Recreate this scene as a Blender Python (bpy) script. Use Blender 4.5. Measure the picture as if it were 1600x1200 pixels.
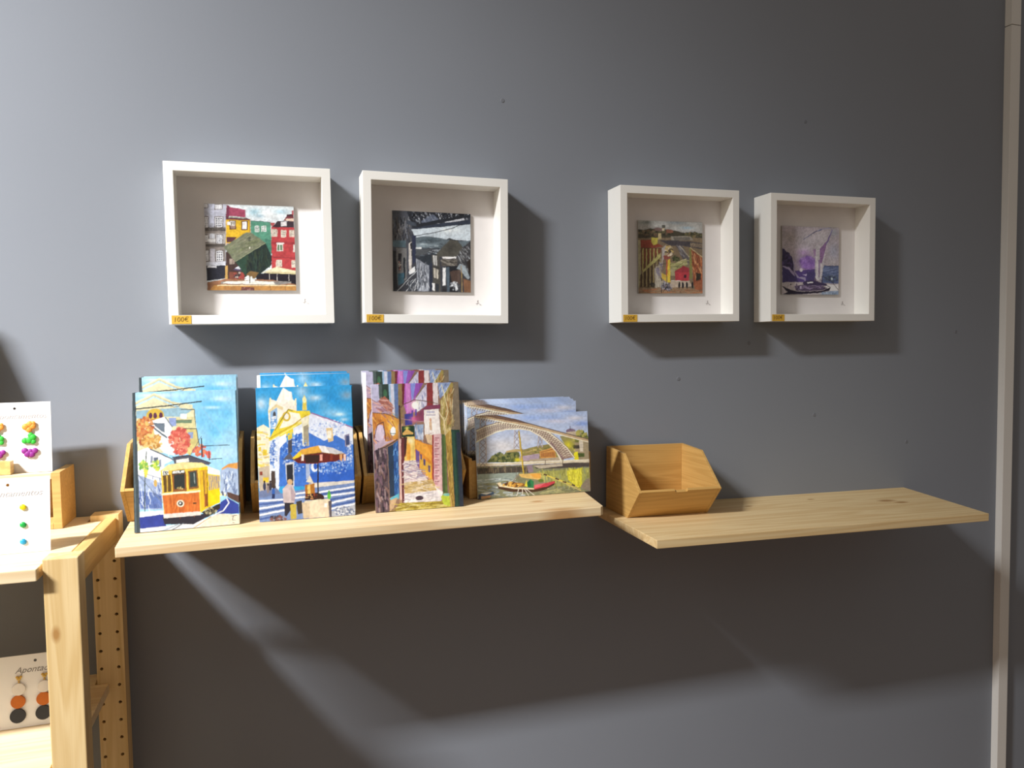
import bpy, bmesh, math, random
import numpy as np
from mathutils import Vector, Matrix

for _o in list(bpy.data.objects):
    bpy.data.objects.remove(_o)
SC = bpy.context.scene
COL = SC.collection
OZ = 1.524                      # height of the calibration origin above the shop floor

# ------------------------------------------------------------------ camera
cam_d = bpy.data.cameras.new('camera')
cam_d.sensor_width = 36.0
cam_d.lens = 1192.44 / 1600 * 36.0
cam_d.clip_start = 0.02
cam = bpy.data.objects.new('camera', cam_d)
COL.objects.link(cam)
_r = Vector((0.9558, -0.2937, -0.0147))
_u = Vector((0.0297, 0.0469, 0.9985))
_f = Vector((0.2925, 0.9548, -0.0535))
_m = Matrix((_r, _u, -_f)).transposed().to_4x4()
_m.translation = Vector((-0.0496, -1.2355, -0.024 + OZ))
cam.matrix_world = _m
SC.camera = cam

# ------------------------------------------------------------------ world, lights, exposure
w = bpy.data.worlds.new('world')
SC.world = w
w.use_nodes = True
w.node_tree.nodes['Background'].inputs[0].default_value = (1.0, 0.895, 0.80, 1)
w.node_tree.nodes['Background'].inputs[1].default_value = 0.225


def area(name, loc, target, sx, sy, power, color, spread):
    d = bpy.data.lights.new(name, 'AREA')
    d.shape = 'RECTANGLE'
    d.size, d.size_y = sx, sy
    d.energy = power
    d.color = color
    d.spread = math.radians(spread)
    o = bpy.data.objects.new(name, d)
    COL.objects.link(o)
    z = (Vector(loc) - Vector(target)).normalized()
    x = Vector((1, 0, 0))
    x = (x - z * x.dot(z)).normalized()
    y = z.cross(x)
    m = Matrix((x, y, z)).transposed().to_4x4()
    m.translation = Vector(loc)
    o.matrix_world = m
    return o


area('ceiling_spot', (-2.136, -1.415, 1.758 + OZ), (-0.80, 0.0, -0.22 + OZ), 0.60, 0.15, 34.5, (0.985, 0.988, 1.0), 62)
area('warm_fill', (-1.75, -1.55, 0.95 + OZ), (-0.25, 0.0, -0.2 + OZ), 1.3, 0.9, 7.5, (1.0, 0.86, 0.72), 170)  # added soft warm fill that lifts the shaded areas towards the left

vs = SC.view_settings
vs.view_transform = 'Standard'
vs.look = 'None'
vs.gamma = 1.0
vs.use_curve_mapping = False
vs.exposure = 0.0


# ------------------------------------------------------------------ helpers
def s2l(c):
    c = np.asarray(c, float)
    return np.where(c <= 0.04045, c / 12.92, ((c + 0.055) / 1.055) ** 2.4)


def hx(h):
    return tuple(int(h[i:i + 2], 16) / 255 for i in (1, 3, 5))


def lin(h):
    return tuple(float(v) for v in s2l(hx(h))) + (1.0,)


def tag(o, label=None, cat=None, group=None, kind=None):
    if label: o['label'] = label
    if cat: o['category'] = cat
    if group: o['group'] = group
    if kind: o['kind'] = kind
    return o


def empty(name, loc=(0, 0, 0), rot=(0, 0, 0)):
    o = bpy.data.objects.new(name, None)
    o.empty_display_size = 0.02
    COL.objects.link(o)
    o.location = (loc[0], loc[1], loc[2] + OZ)
    o.rotation_euler = rot
    return o


def link(name, me, mat, parent=None, smooth=False):
    if mat is not None and not me.materials:
        me.materials.append(mat)
    o = bpy.data.objects.new(name, me)
    COL.objects.link(o)
    if parent is not None:
        o.parent = parent
    else:
        o.location.z = OZ
    if smooth:
        me.polygons.foreach_set('use_smooth', [True] * len(me.polygons))
    return o


def finish(bm, name, bevel=0.0, seg=2):
    bmesh.ops.recalc_face_normals(bm, faces=bm.faces)
    if bevel:
        bmesh.ops.bevel(bm, geom=list(bm.edges), offset=bevel, segments=seg, affect='EDGES', profile=0.6)
    me = bpy.data.meshes.new(name)
    bm.to_mesh(me)
    bm.free()
    return me


def box(name, lo, hi, mat, parent=None, bevel=0.0):
    bm = bmesh.new()
    v = [bm.verts.new((x, y, z)) for z in (lo[2], hi[2]) for y in (lo[1], hi[1]) for x in (lo[0], hi[0])]
    for q in ((0, 1, 3, 2), (4, 6, 7, 5), (0, 4, 5, 1), (2, 3, 7, 6), (0, 2, 6, 4), (1, 5, 7, 3)):
        bm.faces.new([v[i] for i in q])
    return link(name, finish(bm, name, bevel), mat, parent)


def prism(name, pts, axis, a, b, mat, parent=None, bevel=0.0):
    """extrude a 2-D outline along an axis (0=x: pts are y,z; 1=y: pts are x,z; 2=z: pts are x,y); a/b may be callables"""
    bm = bmesh.new()

    def P(q, s):
        s = s(q) if callable(s) else s
        return {0: (s, q[0], q[1]), 1: (q[0], s, q[1]), 2: (q[0], q[1], s)}[axis]
    A = [bm.verts.new(P(q, a)) for q in pts]
    B = [bm.verts.new(P(q, b)) for q in pts]
    bm.faces.new(A)
    bm.faces.new(B[::-1])
    n = len(pts)
    for i in range(n):
        bm.faces.new((A[i], B[i], B[(i + 1) % n], A[(i + 1) % n]))
    return link(name, finish(bm, name, bevel), mat, parent)


def mat_new(name, rough=0.6, spec=0.4):
    m = bpy.data.materials.new(name)
    m.use_nodes = True
    b = m.node_tree.nodes['Principled BSDF']
    b.inputs['Roughness'].default_value = rough
    b.inputs['Specular IOR Level'].default_value = spec
    return m, m.node_tree.nodes, m.node_tree.links, b


def mottled(name, h, amount=0.06, scale=30.0, rough=0.6, spec=0.4, bump=0.0, bscale=200.0):
    m, n, l, b = mat_new(name, rough, spec)
    tc = n.new('ShaderNodeTexCoord')
    nz = n.new('ShaderNodeTexNoise')
    nz.inputs['Scale'].default_value = scale
    nz.inputs['Detail'].default_value = 4
    l.new(tc.outputs['Object'], nz.inputs['Vector'])
    r = n.new('ShaderNodeValToRGB')
    c = np.array(lin(h)[:3])
    r.color_ramp.elements[0].color = tuple(c * (1 - amount)) + (1,)
    r.color_ramp.elements[1].color = tuple(np.minimum(c * (1 + amount), 1)) + (1,)
    r.color_ramp.elements[0].position = 0.3
    r.color_ramp.elements[1].position = 0.7
    l.new(nz.outputs['Fac'], r.inputs['Fac'])
    l.new(r.outputs['Color'], b.inputs['Base Color'])
    if bump:
        n2 = n.new('ShaderNodeTexNoise')
        n2.inputs['Scale'].default_value = bscale
        n2.inputs['Detail'].default_value = 3
        l.new(tc.outputs['Object'], n2.inputs['Vector'])
        bp = n.new('ShaderNodeBump')
        bp.inputs['Strength'].default_value = bump
        bp.inputs['Distance'].default_value = 0.001
        l.new(n2.outputs['Fac'], bp.inputs['Height'])
        l.new(bp.outputs['Normal'], b.inputs['Normal'])
    return m


def wood(name, light, dark, axis=0, rings=38.0, contrast=1.0, rough=0.5, knots=(), knot='#9a6a3c', off=0.0):
    """softwood: stretched noise drives wavy growth lines along one axis, fine fibre on top, optional knots"""
    m, n, l, b = mat_new(name, rough, 0.35)
    tc = n.new('ShaderNodeTexCoord')
    mp = n.new('ShaderNodeMapping')
    sc = [rings] * 3
    sc[axis] = rings * 0.045
    mp.inputs['Scale'].default_value = sc
    mp.inputs['Location'].default_value = (off, off * 1.7, off * 0.6)
    l.new(tc.outputs['Object'], mp.inputs['Vector'])
    n1 = n.new('ShaderNodeTexNoise')
    n1.inputs['Scale'].default_value = 1.0
    n1.inputs['Detail'].default_value = 2.0
    n1.inputs['Distortion'].default_value = 0.6
    l.new(mp.outputs['Vector'], n1.inputs['Vector'])
    mul = n.new('ShaderNodeMath'); mul.operation = 'MULTIPLY'; mul.inputs[1].default_value = 34.0
    l.new(n1.outputs['Fac'], mul.inputs[0])
    sn = n.new('ShaderNodeMath'); sn.operation = 'SINE'
    l.new(mul.outputs[0], sn.inputs[0])
    mp2 = n.new('ShaderNodeMapping')
    sc2 = [700.0] * 3
    sc2[axis] = 14.0
    mp2.inputs['Scale'].default_value = sc2
    l.new(tc.outputs['Object'], mp2.inputs['Vector'])
    n2 = n.new('ShaderNodeTexNoise')
    n2.inputs['Scale'].default_value = 1.0
    n2.inputs['Detail'].default_value = 2.0
    l.new(mp2.outputs['Vector'], n2.inputs['Vector'])
    ma = n.new('ShaderNodeMath'); ma.operation = 'MULTIPLY_ADD'
    ma.inputs[1].default_value = 0.32 * contrast; ma.inputs[2].default_value = 0.34
    l.new(sn.outputs[0], ma.inputs[0])
    mb = n.new('ShaderNodeMath'); mb.operation = 'MULTIPLY_ADD'; mb.inputs[1].default_value = 0.3; 
    l.new(n2.outputs['Fac'], mb.inputs[0]); l.new(ma.outputs[0], mb.inputs[2])
    r = n.new('ShaderNodeValToRGB')
    r.color_ramp.elements[0].color = lin(light)
    r.color_ramp.elements[1].color = lin(dark)
    r.color_ramp.elements[0].position = 0.25
    r.color_ramp.elements[1].position = 1.1 if False else 1.0
    l.new(mb.outputs[0], r.inputs['Fac'])
    out = r.outputs['Color']
    for (kx, ky, kz, kr) in knots:
        vd = n.new('ShaderNodeVectorMath'); vd.operation = 'SUBTRACT'
        vd.inputs[1].default_value = (kx, ky, kz)
        l.new(tc.outputs['Object'], vd.inputs[0])
        vs_ = n.new('ShaderNodeVectorMath'); vs_.operation = 'MULTIPLY'
        st = [1.0, 1.0, 1.0]; st[axis] = 0.5
        vs_.inputs[1].default_value = st
        l.new(vd.outputs[0], vs_.inputs[0])
        ln = n.new('ShaderNodeVectorMath'); ln.operation = 'LENGTH'
        l.new(vs_.outputs[0], ln.inputs[0])
        mr = n.new('ShaderNodeMapRange')
        mr.inputs['From Min'].default_value = kr * 0.35
        mr.inputs['From Max'].default_value = kr
        mr.inputs['To Min'].default_value = 0.85
        mr.inputs['To Max'].default_value = 0.0
        l.new(ln.outputs['Value'], mr.inputs['Value'])
        mx = n.new('ShaderNodeMix'); mx.data_type = 'RGBA'
        l.new(mr.outputs['Result'], mx.inputs['Factor'])
        l.new(out, mx.inputs['A'])
        mx.inputs['B'].default_value = lin(knot)
        out = mx.outputs['Result']
    l.new(out, b.inputs['Base Color'])
    bp = n.new('ShaderNodeBump')
    bp.inputs['Strength'].default_value = 0.12
    bp.inputs['Distance'].default_value = 0.0006
    l.new(n2.outputs['Fac'], bp.inputs['Height'])
    l.new(bp.outputs['Normal'], b.inputs['Normal'])
    return m


def attr_mat(name, rough):
    m, n, l, b = mat_new(name, rough, 0.4)
    a = n.new('ShaderNodeAttribute')
    a.attribute_name = 'print_colour'
    l.new(a.outputs['Color'], b.inputs['Base Color'])
    return m


M = dict(
    wall=mottled('wall_paint', '#838890', 0.02, 3.0, 0.75, 0.3, 0.08, 260),
    hole=mottled('wall_filler', '#767980', 0.05, 200, 0.7),
    floor=wood('floor_wood', '#a5794f', '#7c5633', 0, 12, 1.0, 0.45),
    pvc=mottled('white_plastic', '#dcdad4', 0.015, 8, 0.4),
    lacquer=mottled('white_lacquer', '#f0efe9', 0.012, 12, 0.38),
    mat_board=mottled('mount_board', '#e7e3e1', 0.015, 60, 0.85),
    sticker=mottled('yellow_sticker', '#d9ac3c', 0.06, 120, 0.6),
    ink=mottled('brown_ink', '#8a6a2a', 0.1, 300, 0.7),
    pencil=mottled('pencil_grey', '#a8a2a0', 0.1, 300, 0.8),
    paper=mottled('white_card', '#f4f3f3', 0.01, 60, 0.7),
    script=mottled('grey_script_ink', '#bdb9b9', 0.05, 300, 0.7),
    script2=mottled('dark_script_ink', '#8f8a88', 0.05, 300, 0.7),
    print=attr_mat('printed_card', 0.42),
    pine_l=wood('pine_shelf', '#ead5ac', '#cfa873', 0, 40, 0.55, 0.5, knots=((0.315, -0.165, -0.261, 0.007), (0.33, -0.23, -0.27, 0.02)), knot='#b98a55'),
    pine_r=wood('pine_shelf_plain', '#e6cd9c', '#cca76e', 0, 34, 0.55, 0.5,
                knots=((0.745, -0.07, -0.321, 0.005), (0.893, -0.05, -0.323, 0.005), (1.02, -0.10, -0.326, 0.012), (1.035, -0.12, -0.326, 0.009)), knot='#a1753f', off=3.1),
    pine_post=wood('pine_post', '#e4c995', '#caa668', 2, 42, 0.6, 0.5, knots=((-0.298, -0.275, -0.345, 0.006),), knot='#a8783e', off=1.3),
    pine_board=wood('pine_board', '#ecdab4', '#d2b080', 0, 40, 0.5, 0.5, off=5.2),
    pine_rail=wood('pine_rail', '#dcb877', '#c39a58', 1, 44, 0.6, 0.5, off=2.2),
    bamboo=wood('bamboo', '#d0a662', '#b38848', 0, 60, 0.5, 0.4, off=0.7),
    bamboo_side=wood('bamboo_side', '#d0a662', '#b38848', 1, 60, 0.5, 0.4, off=1.9),
    crate=wood('crate_wood', '#cfa868', '#b38a50', 0, 60, 0.5, 0.5, off=7.7),
    gold=mottled('gold_pin', '#c9a13a', 0.05, 100, 0.3, 0.8),
)


# ------------------------------------------------------------------ printed pictures: a small painter that fills a colour grid
class Paint:
    def __init__(s, W, H, corners, seed, warp=1.5, base='#808080'):
        s.W, s.H = W, H
        s.rng = np.random.default_rng(seed)
        U, V = np.meshgrid((np.arange(2 * W) + .5) / (2 * W), (np.arange(2 * H) + .5) / (2 * H))
        # homography from the unit square to the traced corners (TL, TR, BR, BL)
        A = []
        B = []
        for (u, v), (x, y) in zip(((0, 0), (1, 0), (1, 1), (0, 1)), corners):
            A += [[u, v, 1, 0, 0, 0, -u * x, -v * x], [0, 0, 0, u, v, 1, -u * y, -v * y]]
            B += [x, y]
        h = np.linalg.solve(np.array(A, float), np.array(B, float))
        d = h[6] * U + h[7] * V + 1
        s.X = (h[0] * U + h[1] * V + h[2]) / d
        s.Y = (h[3] * U + h[4] * V + h[5]) / d
        s.X = s.X + warp * (s.noise(26) - .5) * 2
        s.Y = s.Y + warp * (s.noise(26) - .5) * 2
        s.img = np.empty((2 * H, 2 * W, 3))
        s.img[:] = hx(base)

    def noise(s, cells):
        n = s.rng.random((cells + 2, cells + 2))
        H, W = 2 * s.H, 2 * s.W
        y = np.linspace(0, cells, H); x = np.linspace(0, cells, W)
        yi = y.astype(int); xi = x.astype(int)
        fy = (y - yi)[:, None]; fx = (x - xi)[None]
        fy = fy * fy * (3 - 2 * fy); fx = fx * fx * (3 - 2 * fx)
        a = n[yi][:, xi]; b = n[yi][:, xi + 1]; c = n[yi + 1][:, xi]; e = n[yi + 1][:, xi + 1]
        return (a * (1 - fx) + b * fx) * (1 - fy) + (c * (1 - fx) + e * fx) * fy

    def put(s, mask, c, a=1.0):
        c = np.array(hx(c))
        if np.isscalar(a):
            s.img[mask] = s.img[mask] * (1 - a) + c * a
        else:
            a = a[..., None]
            s.img[:] = s.img * (1 - a) + c * a

    def p(s, c, pts, a=1.0):
        P = np.array(pts, float).reshape(-1, 2)
        X, Y = s.X, s.Y
        box_ = (X >= P[:, 0].min()) & (X <= P[:, 0].max()) & (Y >= P[:, 1].min()) & (Y <= P[:, 1].max())
        x = X[box_]; y = Y[box_]
        ins = np.zeros(x.shape, bool)
        n = len(P)
        for i in range(n):
            x0, y0 = P[i]; x1, y1 = P[(i + 1) % n]
            if y0 == y1: continue
            ins ^= ((y0 > y) != (y1 > y)) & (x < (x1 - x0) * (y - y0) / (y1 - y0) + x0)
        m = np.zeros(X.shape, bool)
        m[box_] = ins
        s.put(m, c, a)

    def r(s, c, x0, y0, x1, y1, a=1.0):
        s.put((s.X >= x0) & (s.X <= x1) & (s.Y >= y0) & (s.Y <= y1), c, a)

    def l(s, c, wd, pts, a=1.0):
        P = np.array(pts, float).reshape(-1, 2)
        X, Y = s.X, s.Y
        wd = max(wd, 4.0)
        h = wd / 2
        box_ = (X >= P[:, 0].min() - h) & (X <= P[:, 0].max() + h) & (Y >= P[:, 1].min() - h) & (Y <= P[:, 1].max() + h)
        x = X[box_]; y = Y[box_]
        best = np.full(x.shape, 1e9)
        for (x0, y0), (x1, y1) in zip(P[:-1], P[1:]):
            dx, dy = x1 - x0, y1 - y0
            t = np.clip(((x - x0) * dx + (y - y0) * dy) / (dx * dx + dy * dy + 1e-9), 0, 1)
            best = np.minimum(best, (x - x0 - t * dx) ** 2 + (y - y0 - t * dy) ** 2)
        m = np.zeros(X.shape, bool)
        m[box_] = best < h * h
        s.put(m, c, a)

    def e(s, c, cx, cy, rx, ry, a=1.0):
        s.put(((s.X - cx) / rx) ** 2 + ((s.Y - cy) / ry) ** 2 < 1, c, a)

    def s_(s, c, cx, cy, rx, ry, a=0.8):
        d = ((s.X - cx) / rx) ** 2 + ((s.Y - cy) / ry) ** 2
        s.put(None, c, np.exp(-d * 1.6) * a)

    def blot(s, cols, cx, cy, rx, ry, n, r0, r1, a=0.85):
        for i in range(n):
            t = s.rng.random() * 6.283; q = math.sqrt(s.rng.random())
            s.e(cols[i % len(cols)], cx + q * rx * math.cos(t), cy + q * ry * math.sin(t),
                r0 + (r1 - r0) * s.rng.random(), r0 + (r1 - r0) * s.rng.random(), a)

    def win(s, frame, pane, x0, y0, x1, y1, nx=2, ny=3, t=6):
        s.r(frame, x0, y0, x1, y1)
        cw = (x1 - x0 - t) / nx; ch = (y1 - y0 - t) / ny
        for i in range(nx):
            for j in range(ny):
                s.r(pane, x0 + t + i * cw, y0 + t + j * ch, x0 + (i + 1) * cw, y0 + (j + 1) * ch)

    def dashes(s, cols, pts, n, lo, hi, wd, ang, a=0.7):
        """short brush strokes scattered inside a quad (TL,TR,BR,BL)"""
        q = np.array(pts, float).reshape(4, 2)
        for i in range(n):
            u, v = s.rng.random(2)
            c = (q[0] * (1 - u) + q[1] * u) * (1 - v) + (q[3] * (1 - u) + q[2] * u) * v
            L = lo + (hi - lo) * s.rng.random()
            t = math.radians(ang + s.rng.normal() * 12)
            s.l(cols[i % len(cols)], wd, [c[0] - L / 2 * math.cos(t), c[1] - L / 2 * math.sin(t), c[0] + L / 2 * math.cos(t), c[1] + L / 2 * math.sin(t)], a)

    GL = {'2': '01 00 20 21 22 02 02 04 24', 'B': '00 04 24 22 02 22 20 00', 'A': '04 00 20 24 22 02', 'T': '00 20 10 14', 'L': '00 04 24', 'H': '00 04 02 22 20 24'}

    def text(s, c, wd, x, y, cw, ch, gap, body, slope=0.0):
        for i, k in enumerate(body):
            g = s.GL[k].split()
            s.l(c, wd, [q for t in g for q in (x + i * (cw + gap) + int(t[0]) * cw / 2, y + int(t[1]) * ch / 4 + slope * (i * (cw + gap) + int(t[0]) * cw / 2))])

    def result(s, mottle=0.07, gain=1.0, sat=0.92):
        g = s.img.mean(2, keepdims=True)
        s.img = g + (s.img - g) * sat
        k = 1 + mottle * (s.noise(60) - .5) * 2 + mottle * 0.6 * (s.noise(14) - .5) * 2
        im = np.clip(s.img * k[..., None], 0, 1)
        im = s2l(im).reshape(s.H, 2, s.W, 2, 3).mean((1, 3))
        return np.clip(im * gain, 0, 0.86)


def art_tram():
    A = Paint(180, 252, ((78, 205), (800, 185), (822, 1112), (88, 1170)), 1, base='#96cde8')
    for q in (('#4fb0e2', 640, 300, 130, 80), ('#6cbce8', 560, 400, 90, 80), ('#68bbe6', 700, 420, 110, 60), ('#5db4e2', 650, 480, 70, 60), ('#cbe6f2', 640, 310, 80, 14), ('#d3ebf4', 700, 250, 90, 22), ('#b8dcf0', 730, 620, 120, 60), ('#dcecf4', 250, 225, 200, 18), ('#5db3e0', 740, 350, 60, 50), ('#7cc2e8', 610, 560, 60, 60)):
        A.s_(*q)
    A.p('#d9d2a8', [95, 310, 110, 275, 235, 218, 330, 262, 500, 290, 500, 312, 515, 320, 525, 445, 540, 600, 350, 620, 100, 620])
    A.l('#b3d3dc', 16, [105, 292, 235, 232, 400, 305]); A.l('#e8deb4', 12, [105, 275, 235, 214, 340, 262]); A.l('#c8b47c', 5, [105, 284, 235, 223, 370, 286])
    A.p('#8fb4c4', [110, 330, 400, 310, 500, 322, 430, 372, 300, 372, 210, 400, 110, 380]); A.p('#d6cfa6', [150, 318, 235, 262, 330, 312])
    A.l('#6a6a58', 6, [420, 322, 512, 322, 520, 440])
    A.e('#d8b440', 240, 362, 62, 46); A.p('#b77c3e', [180, 388, 300, 388, 292, 412, 190, 412])
    for x in (208, 240, 280): A.e('#5b2c4a', x, 364, 13, 21)
    A.p('#8a9ccc', [330, 382, 410, 376, 410, 432, 350, 440])
    A.p('#cfc791', [385, 378, 512, 372, 522, 445, 385, 445]); A.r('#dfe8ee', 415, 352, 460, 386); A.r('#6d8668', 385, 396, 495, 416); A.l('#4e5a50', 4, [385, 396, 495, 396])
    A.p('#cdbf78', [430, 445, 525, 450, 545, 560, 480, 640, 430, 600]); A.r('#8c9ec4', 468, 478, 502, 522); A.l('#5b5b52', 6, [430, 452, 525, 455, 545, 570])
    A.p('#f0f2f2', [180, 410, 310, 372, 352, 430, 372, 640, 300, 620, 190, 500]); A.p('#65727f', [215, 412, 305, 416, 306, 482, 280, 470]); A.l('#55626c', 12, [180, 410, 318, 514]); A.l('#6c7a86', 8, [310, 378, 358, 440]); A.l('#cfd6dc', 6, [325, 500, 330, 640])
    A.blot(['#d9695a', '#c95446', '#e38a6c', '#b94a42'], 410, 540, 70, 92, 190, 6, 16); A.blot(['#cf5a4a', '#e08a5a'], 545, 600, 50, 36, 50, 6, 14); A.blot(['#d86050'], 595, 640, 26, 30, 20, 6, 14)
    A.blot(['#c26436', '#d98a4c', '#a54e2e', '#dcb866', '#c9824a'], 165, 470, 62, 95, 190, 6, 17); A.blot(['#d8a04e', '#b8803a', '#e4c47a'], 215, 540, 72, 52, 90, 6, 14)
    A.p('#eef1f5', [112, 610, 185, 582, 365, 668, 300, 700, 282, 1010, 120, 1010]); A.l('#525d68', 9, [205, 594, 365, 668]); A.r('#8791a0', 205, 640, 222, 690); A.r('#5d6878', 228, 650, 258, 676); A.r('#8791a0', 265, 665, 280, 716)
    A.p('#98aacc', [120, 770, 285, 830, 285, 1010, 120, 1010]); A.p('#5870ac', [125, 880, 280, 900, 284, 1000, 125, 1000]); A.dashes(['#3f4f90', '#c5d2e6', '#7b8cc0', '#e0e6f0'], [120, 770, 285, 800, 285, 1000, 120, 1000], 70, 14, 50, 6, 80)
    A.e('#caa558', 238, 828, 12, 26); A.l('#6c7788', 5, [120, 770, 285, 960]); A.l('#6c7788', 4, [160, 760, 285, 800])
    A.l('#4c5a50', 7, [162, 1048, 165, 800, 178, 610]); A.blot(['#79ae46', '#5e9a3e', '#c9cf58'], 160, 715, 30, 40, 30, 6, 15); A.blot(['#6fa63e', '#c4cc4c'], 238, 705, 28, 36, 26, 6, 14); A.blot(['#d6cf4a'], 172, 762, 16, 26, 14, 5, 10)
    A.p('#dbe2ea', [110, 1025, 300, 1015, 300, 1050, 110, 1065]); A.p('#2e3c90', [110, 1062, 300, 1040, 310, 1125, 110, 1150]); A.p('#d6d8dc', [110, 1140, 330, 1120, 560, 1080, 830, 1045, 830, 1120, 80, 1180])
    A.p('#ddd3bb', [520, 1140, 650, 1040, 815, 1045, 824, 1115]); A.p('#2f3f94', [660, 1040, 690, 960, 740, 930, 815, 975, 818, 1040]); A.l('#d3dae6', 9, [735, 938, 748, 965, 705, 1020, 600, 1070, 520, 1135]); A.l('#b9c0cc', 6, [665, 1045, 700, 1020])
    A.p('#2a2733', [285, 1060, 560, 1040, 640, 1040, 500, 1110, 300, 1112]); A.l('#8fa4b8', 7, [270, 1160, 400, 1110]); A.l('#5c6674', 6, [320, 1165, 430, 1105]); A.l('#c2ab84', 8, [505, 1135, 620, 1060])
    A.p('#a2b5d2', [690, 745, 740, 702, 812, 690, 816, 960, 690, 905]); A.p('#df9a48', [700, 728, 750, 698, 810, 688, 810, 735, 740, 722, 700, 740]); A.dashes(['#5a6c94', '#dfe8f2', '#6f82ac'], [700, 760, 808, 760, 808, 900, 700, 880], 46, 14, 30, 8, 90); A.p('#5a4038', [735, 890, 818, 915, 820, 970, 740, 925]); A.blot(['#f0d878', '#f4f0e8', '#4a5064'], 705, 905, 24, 16, 14, 5, 9)
    # the tram
    A.p('#50505c', [360, 650, 470, 636, 620, 688, 610, 706, 480, 690, 372, 696]); A.p('#e6e6e0', [382, 668, 470, 656, 474, 682, 384, 690]); A.l('#3c3c48', 8, [360, 652, 470, 638, 620, 690])
    A.p('#ead690', [272, 742, 330, 702, 430, 684, 560, 690, 606, 715, 550, 738]); A.p('#d2b24a', [272, 742, 550, 735, 548, 748, 274, 756])
    A.p('#e6bd3c', [274, 745, 548, 722, 556, 1030, 296, 1062]); A.p('#c9682a', [285, 905, 540, 886, 546, 1030, 300, 1046])
    A.dashes(['#b85820', '#d98038', '#a84c1c'], [290, 915, 535, 900, 540, 1020, 304, 1036], 50, 40, 100, 6, 88, 0.5)
    A.p('#5e4420', [288, 775, 345, 770, 350, 886, 298, 892]); A.l('#caa23a', 9, [318, 772, 322, 888]); A.p('#8c5426', [352, 758, 450, 750, 456, 882, 360, 890]); A.p('#2d3230', [364, 772, 442, 766, 444, 866, 370, 872]); A.p('#8c5a2a', [464, 744, 530, 738, 538, 864, 470, 872]); A.p('#37423f', [474, 752, 522, 746, 528, 852, 478, 858]); A.l('#9aa8a0', 5, [508, 760, 512, 830])
    A.blot(['#c8b070', '#8a7a4a'], 410, 862, 26, 8, 12, 4, 7)
    A.p('#f2f2ec', [286, 744, 328, 741, 330, 772, 288, 775]); A.text('#22241f', 5, 294, 748, 12, 22, 6, '22'); A.p('#20221f', [352, 743, 442, 736, 444, 764, 354, 770]); A.text('#f2f2ea', 4, 359, 748, 8, 14, 3.6, 'BATALHA', -0.07)
    A.l('#f4eabc', 13, [284, 904, 542, 884]); A.p('#f4c70c', [546, 722, 604, 714, 686, 745, 686, 962, 596, 1002, 556, 1030]); A.p('#efe9d4', [600, 714, 686, 745, 686, 778, 602, 764])
    for i in range(6): A.p('#7c7e9c', [608 + i * 13, 772 + i * 2, 616 + i * 13, 774 + i * 2, 617 + i * 13, 878 - i * 3, 610 + i * 13, 880 - i * 3])
    A.p('#c9962a', [546, 742, 590, 734, 597, 985, 560, 1012]); A.p('#e8b420', [552, 750, 566, 748, 574, 1000, 562, 1008]); A.p('#8a4a20', [578, 905, 596, 900, 598, 985, 582, 994]); A.l('#6b4a18', 5, [572, 744, 578, 905]); A.l('#604018', 5, [597, 740, 600, 990])
    A.e('#dccfb8', 410, 968, 26, 25); A.e('#343434', 410, 968, 17, 16); A.e('#d8d8d4', 408, 966, 7, 7); A.e('#40301c', 510, 966, 14, 6)
    A.p('#cfc8c2', [290, 1040, 550, 1022, 552, 1048, 296, 1070]); A.p('#302b2a', [556, 1030, 684, 968, 686, 1005, 600, 1062]); A.blot(['#8c8660', '#5c5840', '#b8b088'], 620, 1020, 40, 24, 20, 5, 10)
    A.l('#5d6470', 4, [486, 632, 560, 505]); A.l('#2b3440', 9, [560, 522, 563, 648]); A.l('#39434e', 5, [560, 576, 755, 568]); A.l('#39434e', 7, [612, 620, 616, 668]); A.l('#39434e', 5, [614, 665, 700, 661]); A.l('#9fb9c6', 4, [560, 300, 720, 520], 0.5)
    A.p('#3d494f', [74, 200, 104, 200, 130, 1175, 84, 1178]); A.p('#56666c', [84, 330, 92, 330, 106, 1175, 96, 1178]); A.r('#dfe8ea', 60, 200, 82, 330, 0.7); A.l('#30393e', 8, [100, 318, 330, 296, 562, 266]); A.l('#4a5560', 4, [340, 296, 370, 306, 405, 300, 415, 286])
    A.l('#46505a', 4, [768, 1056, 800, 1052]); A.l('#46505a', 4, [776, 1056, 772, 1082, 792, 1084]); A.l('#46505a', 4, [772, 1102, 786, 1104])
    return A.result(0.06, 0.95)


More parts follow.
